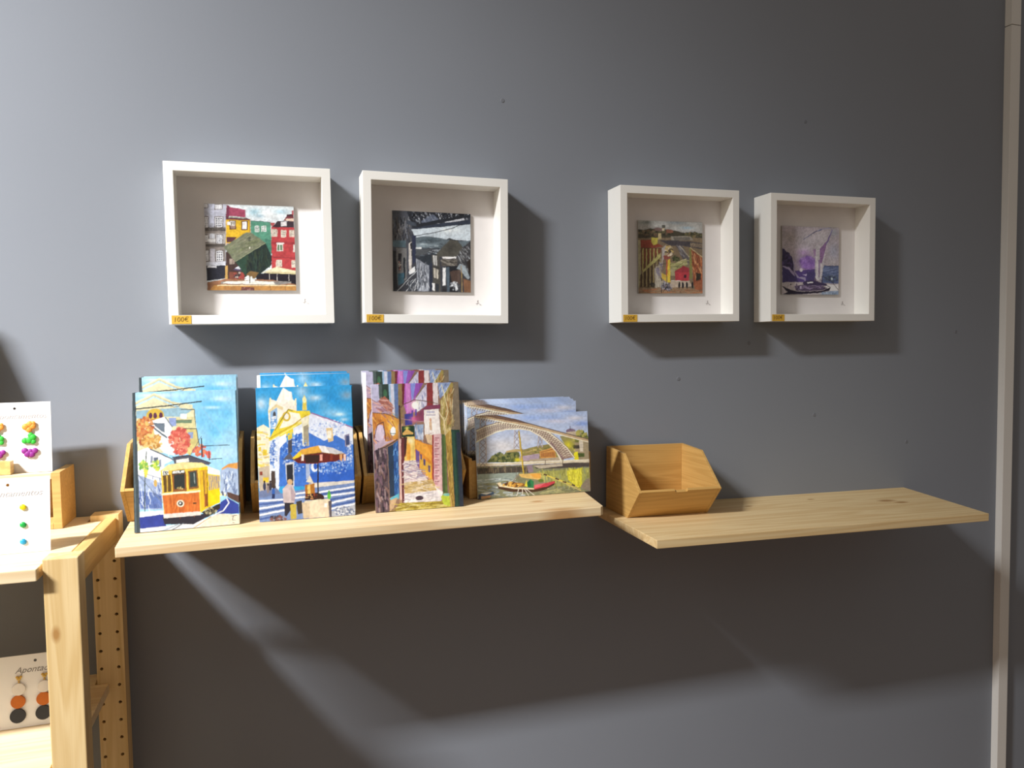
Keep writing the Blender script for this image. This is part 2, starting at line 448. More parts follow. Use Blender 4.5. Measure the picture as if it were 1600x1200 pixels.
def art_church():
    A = Paint(180, 252, ((62, 180), (752, 170), (785, 1085), (92, 1138)), 2, base='#2f9ddb')
    for q in (('#1f8fd6', 600, 260, 160, 80), ('#7fc2ea', 480, 260, 90, 40), ('#cfe4f2', 495, 255, 50, 22), ('#9fcfee', 120, 300, 70, 70), ('#d5e6f0', 100, 290, 30, 40), ('#8fc8ea', 620, 360, 110, 40), ('#e0ecf2', 670, 375, 50, 18), ('#b0d4ee', 400, 210, 60, 60), ('#90a8bc', 720, 240, 60, 40), ('#2d9ad8', 130, 400, 60, 40), ('#5fb4e4', 560, 310, 60, 40), ('#cfe2ee', 700, 410, 40, 16)):
        A.s_(*q)
    # left houses
    A.p('#eee7c4', [60, 470, 120, 440, 170, 470, 180, 900, 95, 930]); A.dashes(['#e6c94a', '#f2ead0', '#d8b85a', '#cfc6b0'], [75, 480, 165, 480, 165, 760, 80, 760], 50, 14, 40, 12, 10); A.r('#e8c838', 118, 618, 148, 660); A.r('#e8c838', 84, 600, 104, 630); A.p('#bfb09a', [85, 750, 165, 730, 170, 905, 95, 930]); A.r('#e6c22e', 118, 815, 160, 850); A.r('#8c3a2c', 95, 775, 116, 800)
    # tower
    A.p('#f2ead6', [155, 345, 175, 260, 215, 275, 262, 180, 300, 205, 325, 212, 330, 260, 360, 290, 362, 470, 165, 470]); A.p('#fdf7e8', [215, 275, 262, 180, 318, 215, 322, 262, 268, 300]); A.p('#e2cf9a', [155, 345, 215, 295, 265, 320, 262, 340, 215, 320, 160, 362]); A.p('#8fb6dc', [170, 350, 222, 320, 222, 450, 172, 470]); A.e('#4a4a4c', 200, 375, 11, 26); A.blot(['#e8eef4', '#5a8cc8'], 196, 420, 22, 40, 26, 4, 9); A.p('#f4efdc', [335, 300, 350, 262, 362, 300])
    A.l('#efe0a8', 10, [166, 300, 170, 255]); A.l('#efe4b8', 10, [352, 300, 354, 262]); A.p('#e8cf52', [402, 340, 405, 262, 416, 232, 430, 262, 436, 340]); A.e('#f2e6a0', 416, 268, 14, 22)
    # yellow pediment facade
    A.p('#e9d132', [165, 540, 240, 400, 300, 330, 360, 345, 455, 345, 462, 372, 440, 520, 300, 505, 240, 620, 165, 600]); A.p('#f3ecd2', [235, 470, 300, 350, 380, 365, 400, 415, 300, 455]); A.e('#d8b83a', 288, 385, 30, 36); A.e('#f4eed8', 288, 385, 17, 22); A.l('#8a7a3a', 6, [205, 480, 300, 335, 330, 345]); A.l('#caa92c', 8, [165, 540, 320, 455, 440, 372]); A.l('#f6e884', 7, [170, 556, 320, 472, 440, 392])
    # facade blue tiles
    A.p('#d8e0ec', [165, 560, 240, 520, 240, 880, 225, 930, 170, 880]); A.blot(['#3a6cc0', '#7fa2d6', '#eef2f8', '#2c54ac'], 196, 650, 26, 100, 80, 5, 11, 0.6); A.p('#3a70cc', [240, 600, 300, 555, 405, 480, 455, 510, 455, 880, 235, 880]); A.p('#e6ecf4', [238, 530, 285, 505, 290, 560, 238, 610]); A.p('#eae3c2', [395, 400, 445, 380, 450, 590, 405, 590]); A.p('#a0967c', [408, 460, 446, 440, 452, 595, 415, 595]); A.p('#e2e8f2', [335, 470, 400, 435, 402, 500, 340, 520])
    A.blot(['#5b8ad8', '#e8eef8', '#2348a4', '#88aee4'], 345, 640, 100, 140, 230, 3, 9, 0.6); A.p('#4c4a52', [300, 560, 328, 545, 328, 640, 300, 650]); A.p('#d9c23a', [295, 520, 330, 500, 330, 540, 300, 555])
    A.p('#5a5a66', [262, 690, 312, 640, 345, 690]); A.p('#cdd0d4', [280, 715, 342, 705, 345, 880, 335, 880, 290, 850]); A.p('#2a2c34', [288, 728, 334, 720, 338, 880, 292, 860]); A.p('#4a3c36', [176, 770, 206, 770, 212, 900, 180, 890]); A.r('#d8dce2', 168, 770, 178, 890)
    # side wall
    A.p('#dbe2f2', [448, 380, 470, 362, 780, 470, 782, 620, 450, 600]); A.l('#9a6a9c', 9, [468, 362, 770, 470]); A.l('#e8e0ee', 8, [462, 376, 770, 490]); A.p('#3d74ce', [450, 500, 560, 560, 640, 520, 770, 590, 776, 850, 455, 880]); A.p('#2c5ec2', [455, 790, 776, 760, 776, 845, 455, 882])
    A.blot(['#f0f4fa', '#7f9cd4', '#c8d4ec', '#a8b4d8'], 590, 470, 130, 60, 130, 3, 9, 0.6); A.blot(['#cddaf2', '#5d88d8', '#1d46aa', '#8fb0e6'], 600, 700, 150, 100, 190, 3, 10, 0.6); A.p('#ddc08a', [570, 470, 620, 465, 625, 560, 590, 570]); A.r('#f0e8d2', 582, 488, 610, 540); A.p('#8c86a0', [705, 520, 740, 510, 745, 600, 710, 600]); A.r('#3c4870', 716, 524, 738, 590); A.e('#dfe8f6', 492, 742, 26, 36); A.e('#2b5cc4', 497, 738, 15, 24); A.blot(['#dfe8f6', '#9cb8e8', '#4a78d0', '#183c9c'], 640, 720, 120, 70, 110, 3, 8, 0.6); A.blot(['#eef2fa', '#a8b8dc', '#6d8ccc'], 740, 640, 22, 80, 50, 3, 9, 0.6)
    A.p('#d2ccc2', [450, 860, 776, 838, 776, 862, 450, 900])
    # ground
    A.p('#6d86b8', [85, 965, 250, 930, 455, 895, 780, 855, 790, 1095, 90, 1145])
    for a_ in ([90, 985, 260, 975], [92, 1040, 270, 1010], [95, 1085, 280, 1050], [350, 935, 420, 925], [350, 965, 420, 955], [520, 925, 770, 885], [540, 955, 780, 925], [600, 1000, 780, 960], [610, 1040, 780, 1005]): A.l('#e2e4ec', 13, a_)
    for a_ in ([90, 1010, 265, 992], [92, 1062, 275, 1030], [95, 1115, 200, 1095], [530, 940, 775, 905], [590, 978, 780, 945], [605, 1022, 780, 985]): A.l('#3f5a9c', 13, a_)
    A.p('#6a78a0', [90, 915, 215, 890, 250, 930, 90, 965]); A.p('#a8adb8', [600, 1062, 785, 1010, 790, 1090, 600, 1100]); A.blot(['#5a6688', '#d8dce2', '#8890a4'], 700, 1055, 80, 30, 90, 4, 8)
    for x, y, c in ((130, 880, '#3a3c58'), (155, 900, '#8a7a78'), (172, 880, '#3a3440'), (195, 920, '#2f5aa8')): A.e(c, x, y, 11, 30); A.e('#3a2c2a', x, y - 34, 7, 9)
    A.r('#26305a', 184, 935, 206, 968)
    # man
    A.p('#c4b4b4', [262, 900, 300, 860, 335, 870, 355, 935, 345, 1000, 268, 995]); A.p('#ab98a0', [320, 880, 355, 935, 348, 995, 325, 980]); A.e('#cfa878', 314, 850, 18, 20); A.p('#282632', [275, 995, 345, 998, 318, 1050, 290, 1095, 275, 1090]); A.blot(['#7a4a44', '#3a3440', '#8a8a96'], 225, 1110, 60, 22, 40, 6, 13)
    # stall
    A.p('#cdb998', [400, 995, 590, 975, 598, 1098, 410, 1108]); A.p('#ddc9ac', [455, 1000, 585, 985, 592, 1095, 455, 1108]); A.p('#b6a23e', [315, 1010, 360, 1005, 362, 1110, 320, 1115]); A.p('#3c342e', [358, 990, 400, 980, 405, 1070, 372, 1080]); A.p('#d8ccae', [420, 985, 600, 965, 604, 985, 420, 1000]); A.r('#e8e4dc', 562, 1000, 582, 1028); A.p('#554c50', [590, 985, 612, 980, 615, 1098, 600, 1098])
    A.p('#3a221c', [424, 930, 520, 925, 560, 950, 560, 972, 424, 980]); A.p('#a86a24', [422, 870, 490, 860, 496, 930, 424, 935]); A.p('#e0b860', [440, 870, 460, 868, 464, 930, 442, 932]); A.p('#d8d0bc', [430, 850, 455, 800, 486, 860]); A.blot(['#8a3a24', '#2c1c1a', '#c89a60'], 470, 950, 50, 18, 26, 5, 9); A.p('#cfcfd4', [428, 720, 455, 720, 458, 830, 430, 830], 0.7)
    A.e('#5ab83c', 596, 948, 13, 24); A.r('#4ca23a', 590, 912, 602, 940)
    # parasol
    A.l('#2a2428', 10, [515, 690, 518, 945]); A.p('#6a2420', [330, 690, 410, 650, 540, 645, 700, 655, 722, 672, 640, 705, 470, 722, 370, 715]); A.p('#3a2420', [415, 660, 525, 660, 520, 712, 430, 716]); A.p('#e2a63c', [330, 682, 395, 620, 520, 590, 545, 640, 410, 658]); A.p('#f2cf2c', [330, 682, 385, 635, 412, 658, 345, 690]); A.p('#c8c4c6', [515, 590, 620, 608, 705, 650, 620, 655, 545, 640]); A.p('#e8e4e0', [515, 590, 570, 598, 600, 650, 545, 640]); A.l('#8a5a2c', 5, [345, 690, 410, 658, 545, 642, 640, 656, 705, 652])
    for x, c in ((405, '#e8d8d0'), (538, '#e8a090'), (610, '#8a3424'), (680, '#d89a60'), (706, '#e8c0a8')): A.r(c, x - 9, 655, x + 9, 700)
    return A.result(0.06, 0.98)


def art_alley():
    A = Paint(180, 252, ((125, 172), (800, 155), (843, 1112), (158, 1162)), 3, base='#8a6a58')
    A.p('#b8b4cf', [120, 165, 190, 165, 195, 420, 130, 420]); A.p('#4a5a56', [184, 165, 215, 165, 215, 260, 190, 280]); A.p('#2f3f38', [210, 165, 262, 165, 268, 290, 212, 275]); A.e('#3f6a4a', 235, 240, 14, 30); A.p('#8db0cc', [262, 165, 305, 165, 310, 470, 268, 300]); A.p('#c8c8d8', [275, 165, 300, 165, 310, 400, 285, 380]); A.p('#5a6f9c', [305, 165, 335, 165, 340, 480, 312, 480]); A.p('#8a7048', [335, 165, 366, 165, 372, 480, 340, 480]); A.p('#6a2830', [364, 165, 390, 165, 388, 330, 368, 330])
    A.p('#b058b0', [388, 165, 470, 162, 470, 380, 400, 400, 380, 330]); A.p('#c87cc0', [395, 165, 425, 165, 430, 380, 400, 396]); A.p('#7c86cc', [430, 165, 475, 162, 468, 260, 440, 300]); A.p('#8a4aa4', [470, 162, 530, 160, 500, 220, 450, 300])
    A.p('#c9c4d8', [470, 280, 558, 165, 560, 330, 478, 385]); A.dashes(['#7f86b0', '#e6e2ee'], [480, 290, 550, 190, 552, 330, 484, 370], 26, 20, 46, 6, 80); A.p('#8a3434', [555, 160, 605, 160, 605, 360, 556, 350]); A.p('#dcd0ce', [602, 160, 638, 160, 645, 360, 606, 360]); A.p('#7e3a54', [478, 390, 560, 335, 660, 325, 660, 360, 540, 372, 535, 460, 455, 455])
    A.p('#8a9cc0', [640, 160, 745, 158, 690, 250, 655, 280]); A.dashes(['#c8d4e6', '#5a6a98'], [648, 165, 735, 165, 700, 240, 655, 270], 18, 20, 50, 6, 110)
    A.p('#9c8a48', [660, 300, 740, 160, 765, 165, 780, 520, 740, 1110, 700, 560, 665, 560]); A.p('#a8804c', [700, 300, 745, 180, 768, 300, 740, 480, 705, 480]); A.p('#7a6c58', [760, 158, 800, 158, 815, 520, 745, 520]); A.dashes(['#c8b070', '#7a6030', '#d8c89a'], [665, 300, 760, 200, 760, 540, 690, 550], 50, 30, 90, 7, 100)
    A.p('#b094a8', [130, 320, 200, 290, 300, 350, 280, 400, 135, 390]); A.p('#a8624e', [180, 300, 230, 260, 290, 320, 290, 390, 240, 360]); A.dashes(['#d8b0a8', '#8a5a60', '#c88a78'], [135, 290, 280, 290, 290, 390, 135, 390], 30, 30, 60, 8, 30)
    A.p('#c87f36', [135, 390, 290, 400, 340, 440, 340, 590, 150, 680]); A.s_('#f2c850', 290, 500, 60, 90, 0.9); A.p('#c8b0c4', [148, 560, 180, 480, 225, 480, 240, 600, 150, 650]); A.dashes(['#e0882c', '#a85a2c', '#e8a848', '#9a6a78'], [140, 400, 290, 410, 320, 590, 150, 640], 50, 26, 60, 9, 60); A.e('#d4c0d2', 192, 545, 36, 60); A.l('#5a3440', 6, [148, 590, 175, 480, 220, 460, 240, 600]); A.l('#5a3440', 5, [160, 600, 200, 620, 190, 650]); A.p('#c0a8b8', [150, 640, 200, 600, 250, 610, 320, 590, 150, 685]); A.l('#3a3038', 7, [148, 686, 240, 650, 330, 592]); A.l('#4a3a38', 5, [138, 388, 240, 396, 330, 430])
    A.e('#e8f2f4', 296, 530, 20, 34); A.e('#ffffff', 296, 522, 11, 18); A.l('#4a5a54', 5, [276, 548, 316, 548])
    A.p('#5a4a50', [140, 690, 250, 655, 265, 1160, 158, 1165]); A.dashes(['#3a2c34', '#8a6a60', '#a89090', '#2c2430', '#7a5a6a'], [150, 690, 245, 665, 260, 1140, 165, 1150], 90, 30, 80, 13, 85); A.p('#2a3a50', [255, 650, 300, 630, 305, 1030, 268, 1040]); A.p('#2f5c9c', [298, 625, 335, 600, 345, 1040, 305, 1030]); A.dashes(['#6a9cd0', '#1f3c78'], [300, 640, 335, 610, 342, 1020, 308, 1020], 36, 20, 50, 6, 88)
    A.p('#5ab0c4', [268, 1050, 340, 1010, 340, 1050, 285, 1070]); A.p('#c0a078', [270, 1065, 330, 1040, 300, 1120, 272, 1150]); A.p('#b08a6a', [335, 480, 372, 470, 372, 1090, 345, 1090]); A.p('#4a2c30', [338, 330, 352, 330, 360, 580, 380, 590, 382, 1088, 366, 1090, 350, 620]); A.p('#6b3034', [356, 585, 382, 580, 384, 1088, 368, 1090]); A.p('#d8b0a8', [340, 590, 356, 590, 364, 1060, 350, 1060])
    A.p('#3a3c8a', [385, 400, 440, 395, 445, 480, 390, 485]); A.s_('#e05aa0', 455, 440, 40, 30, 0.8); A.s_('#f8f0c8', 466, 330, 44, 46, 1.0); A.e('#fffbe8', 466, 332, 24, 28); A.p('#4a3a9c', [440, 370, 450, 370, 448, 420, 440, 420]); A.p('#4a3a9c', [468, 360, 478, 360, 476, 410, 466, 410]); A.l('#6a4a3a', 6, [340, 360, 380, 325, 460, 290, 540, 300, 640, 320]); A.l('#a87c88', 5, [360, 435, 500, 455, 535, 455])
    A.p('#e8c468', [382, 575, 460, 570, 470, 760, 440, 770, 384, 760]); A.p('#e8a038', [400, 600, 430, 600, 430, 750, 402, 750]); A.p('#c87a30', [380, 620, 400, 610, 398, 720, 382, 730]); A.s_('#fff4c0', 430, 605, 30, 30, 0.9); A.p('#98a8c0', [455, 480, 530, 480, 530, 600, 470, 590]); A.dashes(['#5a7aa8', '#d0d4dc', '#b0a8b0'], [460, 485, 528, 485, 528, 600, 470, 590], 24, 20, 60, 7, 85)
    A.p('#1f3c2c', [362, 492, 460, 488, 460, 572, 362, 576]); A.p('#d8a858', [368, 545, 402, 512, 452, 545, 448, 556, 372, 560]); A.s_('#f0e060', 402, 506, 22, 14, 0.9); A.p('#4a2c28', [380, 575, 405, 575, 395, 700, 380, 740])
    A.p('#dc8a2c', [462, 590, 540, 625, 600, 640, 600, 930, 500, 830, 468, 760]); A.p('#e8a038', [465, 600, 560, 640, 595, 720, 590, 760, 470, 660]); A.p('#dda83c', [500, 720, 590, 790, 595, 910, 505, 820]); A.p('#6a5090', [470, 670, 500, 690, 500, 830, 472, 770]); A.p('#5a4a70', [528, 740, 545, 750, 545, 800, 530, 790]); A.p('#5a4a70', [566, 790, 582, 800, 582, 850, 568, 842]); A.p('#5a4a70', [504, 705, 518, 712, 518, 750, 506, 745]); A.p('#7a5a50', [500, 840, 590, 920, 560, 915, 500, 860])
    A.p('#e6ddd6', [535, 368, 648, 360, 664, 560, 540, 560]); A.r('#b8b4c4', 556, 376, 616, 392); A.r('#b0a8b4', 552, 402, 622, 412); A.e('#c89878', 584, 446, 8, 16); A.p('#c8a888', [574, 460, 594, 460, 598, 525, 578, 525]); A.l('#a88c7c', 4, [560, 560, 600, 545]); A.p('#d8b890', [545, 555, 600, 560, 600, 640, 560, 620])
    A.p('#9a3c3c', [596, 560, 612, 556, 614, 970, 600, 970]); A.p('#d8b0b0', [610, 555, 668, 550, 676, 1020, 612, 965]); 
    for i in range(9): A.r('#8a3a4c', 618, 580 + i * 42, 652, 586 + i * 42); A.r('#b87880', 616, 590 + i * 42, 640, 610 + i * 42, 0.7)
    A.p('#d8c8c4', [378, 760, 470, 755, 500, 840, 600, 940, 672, 1030, 668, 1080, 382, 1092]); A.dashes(['#8f86a8', '#e8ded4', '#b89aa0', '#f0e8e4', '#a08a98'], [385, 770, 470, 765, 560, 900, 385, 910], 60, 30, 70, 9, 2); A.p('#c8a868', [382, 935, 600, 900, 640, 985, 520, 1010, 384, 1010]); A.dashes(['#d8c088', '#a8884c', '#e0d0b8'], [390, 930, 600, 910, 640, 1000, 390, 1010], 40, 40, 90, 10, -4); A.p('#ddd6d8', [384, 1015, 640, 985, 668, 1078, 384, 1090]); A.dashes(['#f0ecec', '#b8b0b8', '#d0c8c4'], [390, 1015, 640, 1000, 660, 1070, 390, 1085], 40, 30, 60, 8, -3); A.e('#3a2c38', 500, 1047, 32, 17); A.l('#6a4a58', 4, [470, 1047, 530, 1047]); A.p('#e8e0dc', [620, 960, 680, 1000, 668, 1070, 640, 1000])
    A.p('#a89430', [310, 1150, 345, 1085, 680, 1070, 740, 1115, 740, 1135, 300, 1160]); A.dashes(['#c8b454', '#8a7428', '#d8cc88'], [320, 1100, 700, 1085, 740, 1120, 310, 1150], 46, 60, 130, 9, -3); A.p('#b8c83c', [665, 1040, 690, 1010, 735, 1015, 740, 1110, 690, 1100]); A.p('#7ab8a8', [676, 1015, 735, 1010, 735, 1032, 690, 1030])
    A.p('#4a5c34', [668, 555, 700, 555, 718, 1010, 680, 1010]); A.p('#5a7038', [684, 560, 700, 560, 716, 1000, 700, 1000]); A.p('#a8863c', [700, 560, 742, 520, 772, 1115, 738, 1115]); A.dashes(['#c8a858', '#8a6a2c'], [704, 570, 740, 540, 766, 1100, 742, 1100], 30, 40, 100, 7, 86); A.p('#1f3a34', [744, 520, 812, 520, 846, 1112, 774, 1115]); A.p('#2c4c3c', [748, 530, 770, 530, 800, 1110, 782, 1112]); A.p('#2a3240', [785, 540, 814, 540, 846, 1112, 812, 1112])
    A.l('#d8cc9c', 6, [700, 450, 720, 380, 690, 250, 670, 180]); A.l('#d8c49a', 7, [652, 385, 690, 450, 700, 560])
    return A.result(0.07, 1.0)


def art_bridge():
    A = Paint(252, 180, ((186, 318), (1242, 261), (1275, 1008), (219, 1086)), 4, base='#a9b8d6')
    for q in (('#8fa9dc', 900, 330, 260, 40), ('#7f9ce0', 1200, 380, 100, 30), ('#c9c6d6', 950, 360, 160, 24), ('#9cb2dc', 1050, 280, 200, 30), ('#cfcbd2', 1120, 330, 110, 26), ('#d3cdca', 450, 600, 240, 110), ('#c5c8d4', 650, 520, 140, 60), ('#a9c0da', 230, 400, 60, 60), ('#9fb6d0', 230, 650, 40, 100), ('#8faae0', 700, 330, 120, 30), ('#b9bcd6', 1150, 420, 70, 20)):
        A.s_(*q)
    # hills and far bank
    A.p('#5f6638', [300, 745, 350, 690, 380, 672, 420, 695, 500, 650, 560, 640, 600, 650, 620, 740]); A.blot(['#4c5630', '#7a7c44', '#39482c', '#8a8a50'], 470, 700, 120, 40, 80, 8, 20); A.p('#b8a06a', [480, 640, 560, 622, 640, 620, 640, 640, 480, 655]); A.p('#8a8048', [620, 630, 780, 590, 900, 570, 1000, 600, 1020, 740, 620, 745]); A.dashes(['#a89c50', '#6a6a3c', '#c2aa6a', '#8a7a50'], [640, 630, 960, 590, 980, 690, 640, 700], 60, 20, 60, 12, 0); A.p('#a490a0', [600, 690, 790, 660, 790, 720, 600, 735]); A.p('#c99048', [790, 640, 930, 600, 950, 700, 800, 705]); A.p('#b8793a', [800, 660, 935, 640, 940, 690, 805, 695]); A.l('#8a5a34', 6, [800, 650, 930, 615]); 
    for i in range(8): A.r('#8a5c38', 812 + i * 16, 648, 818 + i * 16, 690)
    A.s_('#e0d020', 590, 720, 40, 24, 0.95); A.p('#a89880', [700, 715, 1000, 690, 1000, 730, 700, 745])
    # right bank
    A.p('#8c8458', [980, 500, 1240, 460, 1265, 560, 1262, 720, 1130, 725, 1020, 560]); A.blot(['#6f7038', '#a8a050', '#55602c', '#c0b070'], 1180, 560, 80, 110, 110, 8, 20); A.e('#7a6478', 1085, 450, 44, 22); A.p('#b8a890', [1040, 462, 1130, 450, 1135, 490, 1045, 495]); A.l('#5a4c5c', 6, [1080, 405, 1082, 440]); A.p('#9a8a6c', [1120, 560, 1255, 540, 1262, 720, 1140, 725]); A.r('#3f3a34', 1110, 580, 1170, 612); A.p('#c8bca8', [1165, 540, 1200, 535, 1205, 640, 1172, 640]); A.r('#4c5a2c', 1140, 655, 1215, 690); A.s_('#d8cc20', 1060, 580, 60, 60, 0.8); A.p('#e0d420', [1115, 650, 1150, 640, 1165, 740, 1120, 742])
    # water
    A.p('#7d7f60', [212, 790, 700, 770, 1262, 735, 1278, 1012, 219, 1090]); A.p('#4a443c', [214, 800, 560, 780, 720, 790, 700, 830, 216, 855]); A.dashes(['#5c4a3c', '#8a7a5c', '#39342e'], [216, 800, 700, 780, 700, 830, 216, 850], 50, 20, 60, 9, 88); A.p('#8d9a90', [216, 855, 600, 835, 560, 900, 218, 950]); A.p('#9a9a52', [760, 830, 1260, 790, 1270, 960, 900, 960]); A.dashes(['#a8a850', '#7a7a3c', '#c4c060', '#8a9470'], [780, 830, 1250, 800, 1268, 960, 880, 1000], 90, 24, 70, 10, 86); A.p('#d6cf28', [1050, 820, 1190, 790, 1195, 960, 1165, 985, 1060, 900], 0.9); A.dashes(['#e8e04a', '#b8b030'], [1060, 820, 1190, 800, 1185, 960, 1080, 910], 40, 30, 80, 9, 88); A.dashes(['#aebcc4', '#8a9aa8', '#c4ced2', '#6c7a80'], [225, 900, 560, 890, 700, 1050, 225, 1080], 80, 30, 80, 8, -4); A.dashes(['#6a6c4a', '#9a9a6a', '#b8b078'], [860, 1000, 1270, 960, 1275, 1005, 780, 1045], 50, 30, 80, 8, -4); A.p('#8a7c68', [1180, 960, 1230, 900, 1262, 880, 1276, 1008, 1200, 985])
    # lower deck
    A.p('#cfc3a8', [214, 758, 560, 742, 1120, 716, 1262, 712, 1262, 740, 1120, 744, 560, 766, 214, 784]); A.l('#7a6a58', 6, [214, 786, 700, 768, 1120, 746, 1262, 742]); A.l('#efe6d2', 5, [214, 758, 700, 738, 1262, 714]); A.p('#4c4440', [740, 772, 1110, 742, 1262, 745, 1262, 780, 900, 800, 760, 800]); A.p('#b8ac98', [735, 775, 1010, 752, 1010, 775, 790, 800])
    for x in (845, 1010): A.l('#5a4a40', 6, [x, 722, x, 760])
    A.p('#8a7884', [672, 770, 725, 765, 735, 830, 690, 840])
    # piers
    for (x0, x1, y0, y1) in ((240, 290, 345, 760), (560, 600, 450, 625), (782, 812, 500, 600)):
        A.l('#b4a8a4', 8, [x0, y0, x0 - 6, y1]); A.l('#b4a8a4', 8, [x1, y0, x1 + 6, y1])
        k = 0
        y = y0
        while y < y1 - 10:
            A.l('#8c8088', 6, [x0, y, x1, y + 50]); A.l('#8c8088', 6, [x1, y, x0, y + 50]); y += 55
    # arch
    out = [(205, 450), (300, 408), (400, 380), (520, 368), (640, 378), (760, 402), (860, 445), (960, 520), (1050, 600), (1120, 690)]
    inn = [(205, 560), (290, 512), (380, 470), (480, 442), (600, 434), (700, 446), (800, 500), (880, 570), (950, 640), (990, 715)]
    A.p('#c9bba4', [c for q in out + inn[::-1] for c in q]); 
    for a_, b_ in zip(np.linspace(0, 8.99, 46), np.linspace(0, 8.99, 46)):
        i = int(a_); t = a_ - i
        o1 = np.array(out[i]) * (1 - t) + np.array(out[i + 1]) * t; n1 = np.array(inn[i]) * (1 - t) + np.array(inn[i + 1]) * t
        i2 = min(int(a_ + .35), 8); t2 = min(a_ + .35 - i2, 1); n2 = np.array(inn[i2]) * (1 - t2) + np.array(inn[i2 + 1]) * t2; o2 = np.array(out[i2]) * (1 - t2) + np.array(out[i2 + 1]) * t2
        dk = '#8a7064' if a_ > 5.4 else '#94827a'
        A.l(dk, 7, [*o1, *n2]); A.l(dk, 6, [*n1, *o2])
    A.l('#7a6456', 9, [c for q in out for c in q]); A.l('#eadcc0', 9, [c + (7 if j else 0) for q in out for j, c in enumerate(q)]); A.l('#e6dac2', 12, [c for q in inn for c in q]); A.l('#6a4c58', 16, [900, 560, 960, 640, 1010, 705], 0.6)
    # upper deck
    A.p('#b89c78', [186, 312, 380, 315, 560, 352, 860, 432, 1255, 528, 1255, 552, 860, 460, 600, 402, 440, 372, 190, 330]); A.p('#6f5444', [250, 312, 380, 315, 560, 350, 700, 388, 560, 372, 400, 345])
    for i in range(26): A.l('#e0d0b0', 6, [205 + i * 22, 322 + i * 4.2, 222 + i * 22, 350 + i * 4.4]); A.l('#5c443c', 5, [222 + i * 22, 322 + i * 4.2, 208 + i * 22, 346 + i * 4.4])
    A.l('#4c3c38', 7, [186, 308, 380, 311, 560, 348, 860, 428, 1255, 524]); A.l('#e6d8bc', 8, [190, 332, 330, 350, 460, 376, 640, 404, 860, 456, 1255, 552])
    # boats
    A.l('#c8aa30', 12, [600, 460, 618, 640, 645, 850]); A.l('#8a6a20', 4, [606, 470, 650, 850]); A.p('#d8b060', [600, 852, 800, 840, 812, 870, 790, 905, 620, 880]); A.p('#e0a040', [700, 850, 800, 842, 805, 890, 740, 885]); A.l('#8a7c70', 7, [600, 855, 545, 915]); A.l('#7a6c60', 6, [595, 870, 600, 990]); A.l('#6a5a50', 5, [575, 780, 575, 870])
    A.p('#4a3020', [398, 930, 420, 960, 560, 985, 740, 990, 880, 955, 940, 910, 930, 950, 830, 1000, 700, 1022, 520, 1012, 410, 985]); A.p('#e0cfa8', [396, 932, 430, 925, 440, 950, 560, 975, 740, 980, 740, 992, 560, 988, 420, 965]); A.p('#8a5a24', [440, 940, 560, 925, 640, 935, 700, 960, 560, 975]); A.blot(['#c89038', '#5a3a20', '#e0b050'], 540, 945, 90, 18, 40, 7, 14); A.p('#c83c48', [740, 958, 930, 912, 938, 930, 860, 965, 745, 990]); A.p('#d8606a', [745, 950, 850, 930, 800, 965, 748, 980]); A.p('#2c7c4a', [668, 940, 705, 895, 740, 920, 735, 978, 680, 972]); A.p('#1f5a3a', [668, 940, 705, 900, 712, 960, 690, 972]); A.p('#d8d038', [652, 960, 672, 905, 680, 970]); A.e('#6a7a30', 805, 910, 26, 14)
    A.l('#d8d2c4', 6, [600, 985, 580, 1050]); A.l('#d8d2c4', 6, [632, 985, 634, 1040]); A.l('#d8d2c4', 6, [650, 985, 690, 1045]); A.l('#d8d2c4', 6, [670, 990, 745, 1045])
    A.l('#c8b468', 9, [800, 840, 1000, 920, 1180, 1000]); A.l('#dcc63c', 8, [830, 850, 1150, 965]); 
    for x, y in ((835, 852), (945, 892), (1015, 920), (1100, 948)): A.l('#4a3028', 12, [x, y, x + 24, y + 7])
    A.p('#3f5a80', [228, 1040, 300, 1015, 362, 1012, 372, 1030, 340, 1050, 240, 1055]); A.p('#d8e2ea', [245, 1030, 300, 1018, 355, 1018, 300, 1040]); A.p('#c8986a', [250, 1056, 345, 1045, 330, 1066, 255, 1086]); A.r('#2c3448', 226, 1040, 250, 1090)
    return A.result(0.06, 1.15)


